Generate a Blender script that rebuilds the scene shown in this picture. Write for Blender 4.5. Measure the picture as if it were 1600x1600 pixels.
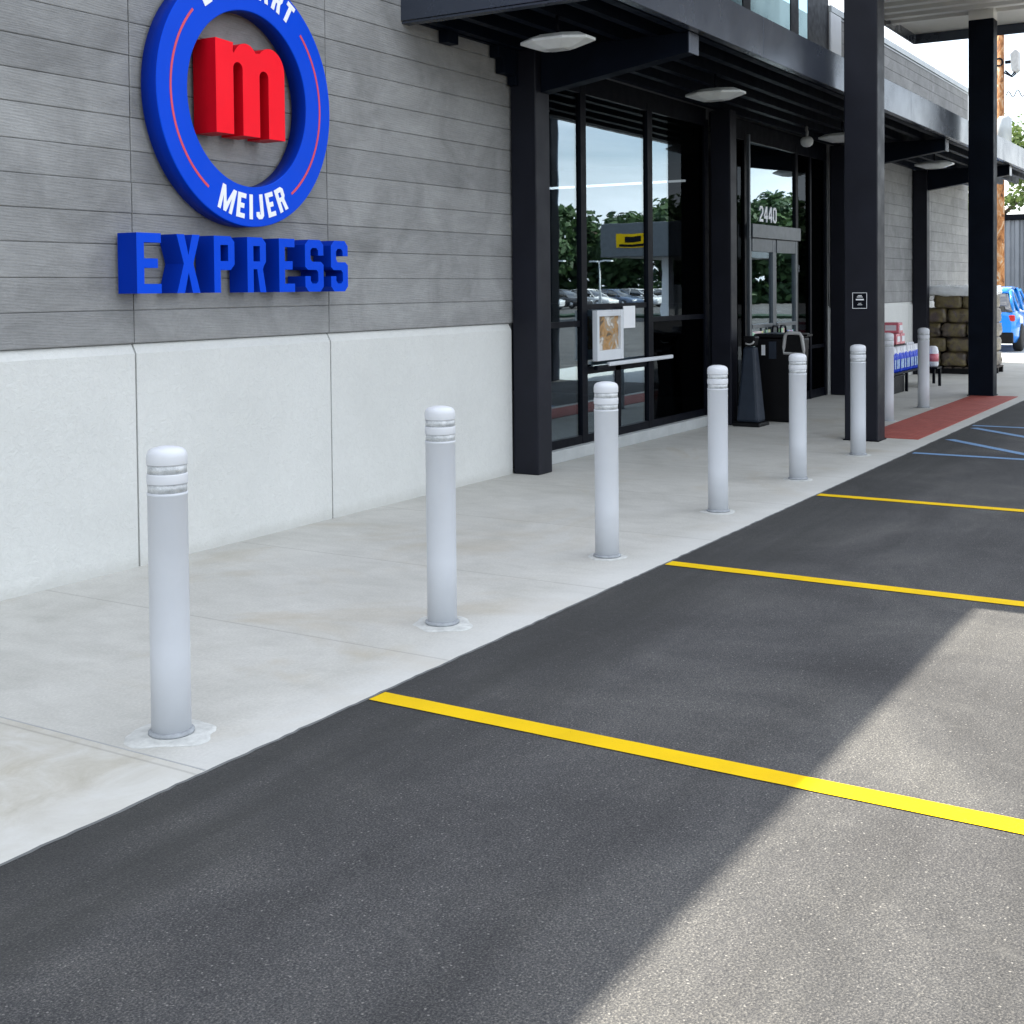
import bpy, bmesh, math, random
from mathutils import Vector, Matrix, noise as mnoise
random.seed(7)
R = math.radians
for o in list(bpy.data.objects): bpy.data.objects.remove(o)
SC = bpy.context.scene
C = SC.collection

# ------------------------------------------------------------------ camera
D0, H0 = 5.6587, 1.5837
yaw, pitch, roll = .5475, -.0287, -.0096
f = Vector((math.cos(pitch)*math.cos(yaw), math.cos(pitch)*math.sin(yaw), math.sin(pitch)))
r = Vector((math.sin(yaw), -math.cos(yaw), 0)); u = r.cross(f)
cr, sr = math.cos(roll), math.sin(roll)
r2 = cr*r + sr*u; u2 = -sr*r + cr*u
cam = bpy.data.cameras.new('camera'); co = bpy.data.objects.new('camera', cam); C.objects.link(co)
m = Matrix((r2, u2, -f)).transposed().to_4x4(); m.translation = Vector((0, -D0, H0))
co.matrix_world = m
cam.sensor_width = 36; cam.lens = 36*1982.02/1600
cam.shift_x = -(801.47-800)/1600; cam.shift_y = -(800-508.08)/1600
cam.clip_start = .05; cam.clip_end = 3000
SC.camera = co

# ------------------------------------------------------------------ light
SUN = Vector((.32, .77, 1)).normalized()
el = math.asin(SUN.z); az = math.atan2(SUN.x, SUN.y)
w = bpy.data.worlds.new('World'); SC.world = w; w.use_nodes = True
nt = w.node_tree; nt.nodes.clear()
sky = nt.nodes.new('ShaderNodeTexSky'); sky.sky_type = 'NISHITA'; sky.sun_disc = False
sky.sun_elevation = el; sky.sun_rotation = az; sky.dust_density = 1.5; sky.air_density = 1.0; sky.ozone_density = 1.5
tc = nt.nodes.new('ShaderNodeTexCoord')
mp = nt.nodes.new('ShaderNodeMapping'); mp.inputs['Scale'].default_value = (2.2, 2.2, 7.5)
nz = nt.nodes.new('ShaderNodeTexNoise'); nz.inputs['Scale'].default_value = 1.3; nz.inputs['Detail'].default_value = 7; nz.inputs['Roughness'].default_value = .55
nz.inputs['Distortion'].default_value = .6
cr_ = nt.nodes.new('ShaderNodeValToRGB')
cr_.color_ramp.elements[0].position = .38; cr_.color_ramp.elements[0].color = (.22, .22, .22, 1)
cr_.color_ramp.elements[1].position = .62; cr_.color_ramp.elements[1].color = (.95, .95, .95, 1)
mx = nt.nodes.new('ShaderNodeMix'); mx.data_type = 'RGBA'
mx.inputs['B'].default_value = (8.3, 8.5, 8.75, 1)
bg = nt.nodes.new('ShaderNodeBackground'); bg.inputs['Strength'].default_value = .100
out = nt.nodes.new('ShaderNodeOutputWorld')
L = nt.links.new
L(tc.outputs['Generated'], mp.inputs['Vector']); L(mp.outputs[0], nz.inputs['Vector']); L(nz.outputs['Fac'], cr_.inputs[0])
L(cr_.outputs[0], mx.inputs['Factor']); L(sky.outputs[0], mx.inputs['A']); L(mx.outputs['Result'], bg.inputs[0]); L(bg.outputs[0], out.inputs[0])
sl = bpy.data.lights.new('sun', 'SUN'); sl.energy = 5.0; sl.angle = R(.5); sl.color = (1, .93, .80)
so = bpy.data.objects.new('sun', sl); C.objects.link(so); so.rotation_euler = (-SUN).to_track_quat('-Z', 'Y').to_euler()
so.location = (0, 0, 30)
SC.view_settings.view_transform = 'Standard'; SC.view_settings.look = 'None'; SC.view_settings.gamma = 1
SC.view_settings.exposure = 1.68
SC.render.engine = 'CYCLES'
SC.cycles.max_bounces = 10; SC.cycles.diffuse_bounces = 4; SC.cycles.glossy_bounces = 5; SC.cycles.transparent_max_bounces = 12
SC.cycles.use_denoising = True

# ------------------------------------------------------------------ materials
class NT:
    def __init__(s, name):
        s.m = bpy.data.materials.new(name); s.m.use_nodes = True
        s.t = s.m.node_tree; s.b = s.t.nodes['Principled BSDF']; s.o = s.t.nodes['Material Output']
        s.tc = s.n('ShaderNodeTexCoord'); s.pos = s.n('ShaderNodeNewGeometry').outputs['Position']
    def n(s, k, **kw):
        x = s.t.nodes.new(k)
        for a, b in kw.items(): setattr(x, a, b)
        return x
    def l(s, a, b): s.t.links.new(a, b)
    def noise(s, scale, detail=4, rough=.55, dist=0, vec=None, sc=(1, 1, 1), loc=(0, 0, 0)):
        v = vec or s.pos
        q = s.n('ShaderNodeMapping'); q.inputs['Scale'].default_value = sc; q.inputs['Location'].default_value = loc; s.l(v, q.inputs[0])
        x = s.n('ShaderNodeTexNoise'); x.inputs['Scale'].default_value = scale; x.inputs['Detail'].default_value = detail
        x.inputs['Roughness'].default_value = rough; x.inputs['Distortion'].default_value = dist
        s.l(q.outputs[0], x.inputs['Vector']); return x.outputs['Fac']
    def ramp(s, fac, stops):
        x = s.n('ShaderNodeValToRGB'); e = x.color_ramp.elements
        while len(e) < len(stops): e.new(.5)
        for i, (p, c) in enumerate(stops):
            e[i].position = p; c = (c, c, c) if isinstance(c, (int, float)) else c
            e[i].color = (*c, 1)
        s.l(fac, x.inputs[0]); return x.outputs[0]
    def mix(s, fac, a, b, mode='MIX'):
        x = s.n('ShaderNodeMix'); x.data_type = 'RGBA'; x.blend_type = mode
        for k, v in (('Factor', fac), ('A', a), ('B', b)):
            if hasattr(v, 'links'): s.l(v, x.inputs[k])
            elif isinstance(v, (tuple, list)): x.inputs[k].default_value = (*v, 1)
            elif k == 'Factor': x.inputs[k].default_value = v
            else: x.inputs[k].default_value = (v, v, v, 1)
        return x.outputs['Result']
    def math(s, op, a, b=0, c=None):
        x = s.n('ShaderNodeMath', operation=op)
        for i, v in enumerate((a, b) if c is None else (a, b, c)):
            if hasattr(v, 'links'): s.l(v, x.inputs[i])
            else: x.inputs[i].default_value = v
        return x.outputs[0]
    def bump(s, h, strength=.3, dist=.01, prev=None):
        x = s.n('ShaderNodeBump'); x.inputs['Strength'].default_value = strength; x.inputs['Distance'].default_value = dist
        s.l(h, x.inputs['Height'])
        if prev: s.l(prev, x.inputs['Normal'])
        s.l(x.outputs[0], s.b.inputs['Normal']); return x.outputs[0]
    def col(s, c):
        if hasattr(c, 'links'): s.l(c, s.b.inputs['Base Color'])
        else: s.b.inputs['Base Color'].default_value = (*c, 1)
    def rough(s, v):
        if hasattr(v, 'links'): s.l(v, s.b.inputs['Roughness'])
        else: s.b.inputs['Roughness'].default_value = v
    def met(s, v): s.b.inputs['Metallic'].default_value = v
    def spec(s, v): s.b.inputs['Specular IOR Level'].default_value = v

def simple(name, c, rough=.5, met=0, var=.12, sc=6, bump=0, spec=None, bsc=60):
    n = NT(name); a = tuple(x*(1-var) for x in c); b = tuple(min(1, x*(1+var)) for x in c)
    n.col(n.ramp(n.noise(sc, 5, .6, .3), [(.3, a), (.7, b)]))
    n.rough(n.ramp(n.noise(sc*2.3, 4), [(.3, max(0, rough-.07)), (.7, min(1, rough+.07))])); n.met(met)
    if bump: n.bump(n.noise(bsc, 3), bump, .004)
    if spec is not None: n.spec(spec)
    return n.m

M = {}
# asphalt
n = NT('asphalt')
g1 = n.noise(165, 2, .75); g2 = n.noise(60, 5, .75); big = n.noise(.9, 6, .62, .8); streak = n.noise(1.0, 5, .6, .5, sc=(.35, 2.6, 1), loc=(3, 1, 0))
base = n.ramp(g1, [(.30, (.023, .024, .027)), (.45, (.049, .050, .053)), (.58, (.080, .079, .077)), (.72, (.175, .17, .16))])
base = n.mix(.95, base, n.ramp(big, [(.3, (.56, .56, .58)), (.5, (.86, .86, .87)), (.72, (1.38, 1.36, 1.31))]), 'MULTIPLY')
base = n.mix(.8, base, n.ramp(streak, [(.32, .78), (.5, 1.0), (.7, 1.2)]), 'MULTIPLY')
base = n.mix(.7, base, n.ramp(g2, [(.3, .72), (.7, 1.28)]), 'MULTIPLY')
dp = n.noise(2.6, 3, .5, .4, sc=(.5, 1, 1), loc=(5, 2, 0)); base = n.mix(n.ramp(dp, [(.68, 0.0), (.78, .35)]), base, (.030, .030, .031))
pl_ = n.noise(3.1, 6, .75, 1.2, sc=(1, .4, 1), loc=(9, 8, 0)); base = n.mix(n.ramp(pl_, [(.60, 0.0), (.74, .35)]), base, (.125, .123, .117))
fl = n.n('ShaderNodeTexVoronoi'); fl.inputs['Scale'].default_value = 34; n.l(n.pos, fl.inputs['Vector'])
base = n.mix(n.math('MULTIPLY', n.math('LESS_THAN', fl.outputs['Distance'], .10), .55), base, (.30, .29, .27))
# sealed darker strip along the kerb
sx = n.n('ShaderNodeSeparateXYZ'); n.l(n.pos, sx.inputs[0])
wob = n.math('ADD', sx.outputs['Y'], n.math('MULTIPLY', n.noise(1.3, 4, .6, sc=(.4, 2, 1)), .55))
band = n.n('ShaderNodeMapRange'); n.l(wob, band.inputs[0]); band.inputs[1].default_value = -3.05; band.inputs[2].default_value = -2.72
strip = n.math('MULTIPLY', band.outputs[0], n.ramp(n.noise(2.2, 5, .6, 0, sc=(.25, 3.2, 1), loc=(1, 7, 0)), [(.33, .45), (.6, 1)]))
base = n.mix(n.math('MULTIPLY', strip, .75), base, (.030, .031, .030))
n.col(base); n.rough(n.ramp(g2, [(.3, .72), (.7, .92)])); n.spec(.3)
b1 = n.bump(g1, .5, .006); n.bump(n.noise(22, 4), .25, .01, b1)
M['asphalt'] = n.m
# pavement concrete
n = NT('pavement_concrete')
sx = n.n('ShaderNodeSeparateXYZ'); n.l(n.pos, sx.inputs[0])
a = n.noise(1.1, 7, .62, 1.0); b = n.noise(5, 6, .65, .6, sc=(1.6, .8, 1)); c = n.noise(75, 5, .8); st = n.noise(.8, 5, .6, 1.4, loc=(11.3, 4, 0))
base = n.ramp(a, [(.3, (.435, .43, .395)), (.5, (.485, .48, .445)), (.7, (.535, .53, .495))])
base = n.mix(.5, base, n.ramp(b, [(.3, .86), (.52, 1.0), (.72, 1.1)]), 'MULTIPLY')
base = n.mix(.9, base, n.ramp(c, [(.3, .84), (.7, 1.12)]), 'MULTIPLY')
base = n.mix(n.ramp(st, [(.56, 0.0), (.74, .5)]), base, (.40, .345, .25))
# slab left of the joint is warmer and paler
near = n.n('ShaderNodeMapRange'); n.l(sx.outputs['X'], near.inputs[0]); near.inputs[1].default_value = 3.01; near.inputs[2].default_value = 3.005
base = n.mix(n.math('MULTIPLY', near.outputs[0], .7), base, n.ramp(n.noise(4, 7, .7, .8), [(.3, (.36, .33, .26)), (.5, (.47, .45, .39)), (.7, (.56, .555, .52))]))
edge = n.n('ShaderNodeMapRange'); n.l(n.math('ADD', sx.outputs['Y'], n.math('MULTIPLY', n.noise(1.7, 4), .25)), edge.inputs[0]); edge.inputs[1].default_value = -2.2; edge.inputs[2].default_value = -2.4
base = n.mix(n.math('MULTIPLY', edge.outputs[0], .45), base, (.58, .585, .57))
# faint tooled joints
fr = n.math('PINGPONG', n.math('SUBTRACT', sx.outputs['X'], 4.44), .735)
jl = n.math('LESS_THAN', fr, .006); base = n.mix(n.math('MULTIPLY', jl, .35), base, (.22, .21, .19))
n.col(base); n.rough(.85); n.spec(.3)
b1 = n.bump(n.noise(35, 4, .6, sc=(1, .25, 1)), .22, .006); b2 = n.bump(c, .25, .003, b1); n.bump(n.math('MULTIPLY', jl, -1), .6, .006, b2)
M['pavement'] = n.m
# board-formed concrete
n = NT('board_formed_concrete')
at = n.n('ShaderNodeAttribute'); at.attribute_name = 'rnd'
va = n.n('ShaderNodeCombineXYZ'); n.l(n.math('MULTIPLY', at.outputs['Fac'], 37.0), va.inputs[0]); n.l(n.math('MULTIPLY', at.outputs['Fac'], 91.0), va.inputs[1]); n.l(n.math('MULTIPLY', at.outputs['Fac'], 13.0), va.inputs[2])
vv = n.n('ShaderNodeVectorMath', operation='ADD'); n.l(n.pos, vv.inputs[0]); n.l(va.outputs[0], vv.inputs[1])
grain = n.noise(7, 6, .68, 1.4, vec=vv.outputs[0], sc=(.6, 1, 3.2))
mpw = n.n('ShaderNodeMapping'); mpw.inputs['Scale'].default_value = (1.3, 1, 9); n.l(vv.outputs[0], mpw.inputs[0])
wv = n.n('ShaderNodeTexWave'); wv.wave_type = 'RINGS'; wv.rings_direction = 'SPHERICAL'; wv.inputs['Scale'].default_value = 2.6; wv.inputs['Distortion'].default_value = 5.5
wv.inputs['Detail'].default_value = 3; wv.inputs['Detail Scale'].default_value = .9; n.l(mpw.outputs[0], wv.inputs['Vector'])
blot = n.noise(2.2, 6, .62, .8); fine = n.noise(55, 4, .7)
base = n.ramp(at.outputs['Fac'], [(0, (.225, .228, .228)), (1, (.265, .268, .266))])
base = n.mix(.9, base, n.ramp(blot, [(.3, .76), (.5, 1.0), (.72, 1.28)]), 'MULTIPLY')
base = n.mix(.6, base, n.ramp(grain, [(.3, .86), (.5, 1.0), (.72, 1.14)]), 'MULTIPLY')
base = n.mix(.10, base, n.ramp(wv.outputs['Fac'], [(0, .8), (.5, 1.05), (1, 1.1)]), 'MULTIPLY')
base = n.mix(.4, base, n.ramp(fine, [(.3, .85), (.7, 1.12)]), 'MULTIPLY')
n.col(base); n.rough(.8); n.spec(.35)
b1 = n.bump(wv.outputs['Fac'], .16, .006); b2 = n.bump(grain, .6, .009, b1); n.bump(fine, .25, .003, b2)
M['planks'] = n.m
# textured pale coating
n = NT('pale_textured_coating')
a = n.noise(1.3, 5, .6, .5); t = n.noise(24, 5, .7, 1.2); t2 = n.noise(70, 3, .6)
base = n.ramp(a, [(.3, (.58, .59, .57)), (.7, (.63, .64, .62))])
base = n.mix(.5, base, n.ramp(t, [(.35, .93), (.65, 1.05)]), 'MULTIPLY')
sx = n.n('ShaderNodeSeparateXYZ'); n.l(n.pos, sx.inputs[0])
dr = n.n('ShaderNodeMapRange'); n.l(n.math('SUBTRACT', sx.outputs['Z'], n.math('MULTIPLY', n.noise(5, 5, .6), .10)), dr.inputs[0]); dr.inputs[1].default_value = .03; dr.inputs[2].default_value = -.03
base = n.mix(n.math('MULTIPLY', dr.outputs[0], .4), base, (.42, .42, .39))
n.col(base); n.rough(.75); n.spec(.4)
b1 = n.bump(t, .5, .012); n.bump(t2, .4, .004, b1)
M['white_coat'] = n.m
M['joint'] = simple('joint_sealant', (.12, .125, .125), .8)
M['joint_pale'] = simple('pale_joint_sealant', (.34, .35, .35), .8)
M['joint_mid'] = simple('grey_joint', (.17, .175, .175), .8)
M['dark_steel'] = simple('dark_painted_steel', (.0035, .006, .012), .5, 0, .25, 3, .03, .07)
M['fascia'] = simple('grey_prefinished_metal', (.055, .066, .090), .24, .4, .04, 1.0, .0, .5)
M['col_steel'] = simple('column_cladding', (.009, .010, .016), .45, 0, .2, 2.5, .02, .2)
M['black'] = simple('black_metal', (.0025, .0035, .007), .45, 0, .2, 4, 0, .1)
M['black_plastic'] = simple('black_plastic', (.004, .004, .005), .5, 0, .2, 8, .1, .2)
M['slate_plastic'] = simple('slate_plastic', (.022, .030, .045), .5, 0, .12, 8, .1, .25)
M['grey_plastic'] = simple('grey_plastic', (.42, .42, .41), .5, 0, .15, 10)
M['frame_grey'] = simple('door_frame_metal', (.10, .115, .13), .35, .3, .12, 5)
M['bollard'] = simple('bollard_sleeve_plastic', (.565, .59, .625), .45, 0, .03, 5, .04)
M['bollard_lip'] = simple('bollard_cap_plastic', (.61, .63, .66), .45, 0, .03, 5, .03)
n = NT('reflective_tape'); vt = n.n('ShaderNodeTexVoronoi'); vt.inputs['Scale'].default_value = 260; n.l(n.pos, vt.inputs['Vector'])
n.col(n.mix(.6, n.ramp(n.noise(26, 4, .7), [(.35, (.36, .38, .39)), (.65, (.58, .60, .61))]), n.ramp(vt.outputs['Distance'], [(0, .8), (.6, 1.2)]), 'MULTIPLY')); n.rough(.35); n.met(.1)
M['tape'] = n.m
M['grout'] = simple('pale_grout', (.53, .54, .52), .9, 0, .2, 18, .6)
M['ring_dark'] = simple('grey_sealant_ring', (.30, .32, .34), .8, 0, .2, 30, .3)
M['yellow'] = None
for k, c in (('yellow', (.76, .50, .001)), ('line_blue', (.20, .36, .60))):
    n = NT(k+'_road_paint'); g = n.noise(150, 3, .7); wv_ = n.noise(9, 5, .7)
    col = n.ramp(n.noise(3.5, 5, .6), [(.3, tuple(x*.86 for x in c)), (.7, c)])
    wear = n.ramp(g, [(.66, 0.0), (.74, .7)]) if k == 'yellow' else n.ramp(g, [(.50, 0.0), (.66, .75)])
    n.col(n.mix(wear, col, (.07, .07, .068))); n.rough(.7); n.bump(g, .3, .004); n.spec(.15); M[k] = n.m
n = NT('red_tactile_mat'); vt = n.n('ShaderNodeTexVoronoi'); vt.inputs['Scale'].default_value = 17; vt.inputs['Randomness'].default_value = 0; n.l(n.pos, vt.inputs['Vector'])
n.col(n.mix(.8, n.ramp(n.noise(5, 6, .7, .6), [(.3, (.30, .05, .035)), (.7, (.42, .09, .065))]), n.ramp(vt.outputs['Distance'], [(.2, 1.15), (.45, .85)]), 'MULTIPLY')); n.rough(.75)
n.bump(n.ramp(vt.outputs['Distance'], [(.22, 1.0), (.36, 0.0)]), .9, .01); M['red_mat'] = n.m
M['blue_face'] = simple('blue_sign_acrylic', (.0, .060, .62), .35, 0, .03, 3, 0, .08)
M['blue_side'] = simple('blue_sign_return', (.0, .026, .34), .45, 0, .06, 3, 0, .08)
M['red_face'] = simple('red_sign_acrylic', (.92, .008, .022), .35, 0, .03, 3, 0, .08)
M['red_side'] = simple('red_sign_return', (.55, .003, .012), .45, 0, .06, 3, 0, .08)
M['white_vinyl'] = simple('white_vinyl', (.82, .84, .86), .45, 0, .02, 3)
M['arc_red'] = simple('red_line_vinyl', (.62, .05, .085), .45, 0, .05, 3)
M['trim_white'] = simple('pale_trim', (.62, .65, .68), .5, 0, .05, 3)
M['curb'] = simple('curb_concrete', (.40, .42, .42), .85, 0, .1, 5, .3)
M['cap'] = simple('parapet_cap_metal', (.42, .45, .46), .45, .2, .06, 2)
M['lens'] = simple('canopy_light_lens', (.62, .64, .62), .35, 0, .08, 9)
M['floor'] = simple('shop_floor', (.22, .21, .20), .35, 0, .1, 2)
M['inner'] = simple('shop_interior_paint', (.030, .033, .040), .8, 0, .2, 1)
M['roofing'] = simple('roofing', (.25, .25, .25), .9, 0, .1, 1)
# soffit
n = NT('cream_soffit'); n.col(n.ramp(n.noise(2, 5), [(.3, (.80, .78, .72)), (.7, (.85, .83, .78))])); n.rough(.28); n.spec(.9); M['soffit'] = n.m
# glass
def glass(name, refl, tint, gl=(1, 1, 1)):
    n = NT(name); n.t.nodes.remove(n.b)
    tr = n.n('ShaderNodeBsdfTransparent'); tr.inputs[0].default_value = (*tint, 1)
    gs = n.n('ShaderNodeBsdfGlossy'); gs.inputs['Roughness'].default_value = .008; gs.inputs[0].default_value = (*gl, 1)
    fz = n.n('ShaderNodeLayerWeight'); fz.inputs[0].default_value = .5
    bp = n.n('ShaderNodeBump'); bp.inputs['Strength'].default_value = .03; bp.inputs['Distance'].default_value = .02
    n.l(n.noise(1.6, 2), bp.inputs['Height']); n.l(bp.outputs[0], gs.inputs['Normal'])
    fac = n.math('MINIMUM', n.math('ADD', n.math('MULTIPLY', n.math('POWER', fz.outputs['Facing'], 4.0), .9), refl), 1.0)
    mxs = n.n('ShaderNodeMixShader'); n.l(fac, mxs.inputs[0]); n.l(tr.outputs[0], mxs.inputs[1]); n.l(gs.outputs[0], mxs.inputs[2]); n.l(mxs.outputs[0], n.o.inputs[0])
    return n.m
M['glass'] = glass('storefront_glass', .22, (.5, .56, .62), (.80, .93, 1))
M['glass_dark'] = glass('dark_glass', .0, (.22, .24, .26), (.16, .18, .2))
M['glass_tower'] = glass('clerestory_glass', .85, (.5, .6, .6), (.72, .95, .93))
M['car_glass'] = glass('car_glass', .2, (.1, .11, .12))
n = NT('lit_tube'); n.b.inputs['Emission Color'].default_value = (1, .97, .9, 1); n.b.inputs['Emission Strength'].default_value = 1.5; M['lit'] = n.m

# ------------------------------------------------------------------ helpers
class MB:
    def __init__(s): s.bm = bmesh.new()
    def box(s, a, b, mat=0):
        x0, y0, z0 = (min(p, q) for p, q in zip(a, b)); x1, y1, z1 = (max(p, q) for p, q in zip(a, b))
        v = [s.bm.verts.new(p) for p in [(x0, y0, z0), (x1, y0, z0), (x1, y1, z0), (x0, y1, z0), (x0, y0, z1), (x1, y0, z1), (x1, y1, z1), (x0, y1, z1)]]
        fs = []
        for q in [(0, 3, 2, 1), (4, 5, 6, 7), (0, 1, 5, 4), (1, 2, 6, 5), (2, 3, 7, 6), (3, 0, 4, 7)]:
            F = s.bm.faces.new([v[i] for i in q]); F.material_index = mat; fs.append(F)
        return fs
    def prism(s, pts, off, mat=0, side=None):
        """pts: list of 3D points of a planar polygon, off: extrusion vector"""
        off = Vector(off); a = [s.bm.verts.new(p) for p in pts]; b = [s.bm.verts.new(Vector(p)+off) for p in pts]
        n = len(a); side = mat if side is None else side
        F = s.bm.faces.new(a); F.material_index = mat; F = s.bm.faces.new(b[::-1]); F.material_index = mat
        for i in range(n):
            F = s.bm.faces.new([a[i], b[i], b[(i+1) % n], a[(i+1) % n]]); F.material_index = side
    def tube(s, pts, rad, seg=10, cap=True, closed=False):
        pts = [Vector(p) for p in pts]; n = len(pts); rings = []
        rads = rad if isinstance(rad, (list, tuple)) else [rad]*n
        up0 = Vector((0, 0, 1)) if abs((pts[1]-pts[0]).normalized().z) < .9 else Vector((1, 0, 0))
        for i, p in enumerate(pts):
            if closed: t = (pts[(i+1) % n]-pts[i-1]).normalized()
            else: t = (pts[min(i+1, n-1)]-pts[max(i-1, 0)]).normalized()
            sd = t.cross(up0).normalized(); up0 = sd.cross(t).normalized()
            rings.append([s.bm.verts.new(p+rads[i]*(math.cos(k*2*math.pi/seg)*sd+math.sin(k*2*math.pi/seg)*up0)) for k in range(seg)])
        rng = range(n if closed else n-1)
        for i in rng:
            A, B = rings[i], rings[(i+1) % n]
            for k in range(seg):
                F = s.bm.faces.new([A[k], A[(k+1) % seg], B[(k+1) % seg], B[k]]); F.smooth = True
        if cap and not closed:
            s.bm.faces.new(rings[0][::-1]); s.bm.faces.new(rings[-1])
    def lathe(s, prof, c=(0, 0, 0), seg=40, sx=1, sy=1, smooth=True, mats=None):
        c = Vector(c); rings = []
        for (rr, z) in prof:
            if rr < 1e-6: rings.append([s.bm.verts.new(c+Vector((0, 0, z)))])
            else: rings.append([s.bm.verts.new(c+Vector((rr*sx*math.cos(k*2*math.pi/seg), rr*sy*math.sin(k*2*math.pi/seg), z))) for k in range(seg)])
        for i in range(len(rings)-1):
            A, B = rings[i], rings[i+1]
            for k in range(seg):
                k2 = (k+1) % seg
                if len(A) == 1 and len(B) == 1: continue
                if len(A) == 1: q = [A[0], B[k2], B[k]]
                elif len(B) == 1: q = [A[k], A[k2], B[0]]
                else: q = [A[k], A[k2], B[k2], B[k]]
                F = s.bm.faces.new(q); F.smooth = smooth
                if mats: F.material_index = mats[i]
        if len(rings[0]) > 1: s.bm.faces.new(rings[0][::-1])
        if len(rings[-1]) > 1: s.bm.faces.new(rings[-1])

ORG = {}
def setp(o, label=None, cat=None, group=None, kind=None):
    if label: o['label'] = label
    if cat: o['category'] = cat
    if group: o['group'] = group
    if kind: o['kind'] = kind
    return o
def thing(name, loc, label, cat, group=None):
    o = bpy.data.objects.new(name, None); C.objects.link(o); o.location = loc; o.empty_display_size = .2
    ORG[o.name] = Vector(loc); return setp(o, label, cat, group)
def build(name, mb, mats, parent=None, bevel=0, loc=None, smooth=False):
    """mb vertices are in world coordinates; parent/loc gives the origin."""
    bm = mb.bm if isinstance(mb, MB) else mb
    org = ORG[parent.name] if parent else Vector(loc or (0, 0, 0))
    bmesh.ops.recalc_face_normals(bm, faces=bm.faces[:])
    if smooth:
        for F in bm.faces: F.smooth = True
    bmesh.ops.translate(bm, verts=bm.verts[:], vec=-org)
    me = bpy.data.meshes.new(name); bm.to_mesh(me); bm.free()
    for mm in (mats if isinstance(mats, (list, tuple)) else [mats]): me.materials.append(M[mm] if isinstance(mm, str) else mm)
    o = bpy.data.objects.new(name, me); C.objects.link(o)
    if parent: o.parent = parent
    else: o.location = org
    ORG[o.name] = org
    if bevel:
        b = o.modifiers.new('bevel', 'BEVEL'); b.width = bevel; b.segments = 2; b.limit_method = 'ANGLE'; b.angle_limit = R(40)
    return o
def boxp(name, a, b, mat, parent, bevel=0):
    k = MB(); k.box(a, b); return build(name, k, mat, parent, bevel)
def copy_tree(root, loc):
    c = root.copy(); C.objects.link(c); c.location = loc
    def rec(src, dst):
        for ch in list(src.children):
            d = ch.copy(); C.objects.link(d); d.parent = dst; rec(ch, d)
    rec(root, c); return c
def kindof(o, label, kind='structure'): o['label'] = label; o['kind'] = kind; return o

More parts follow.
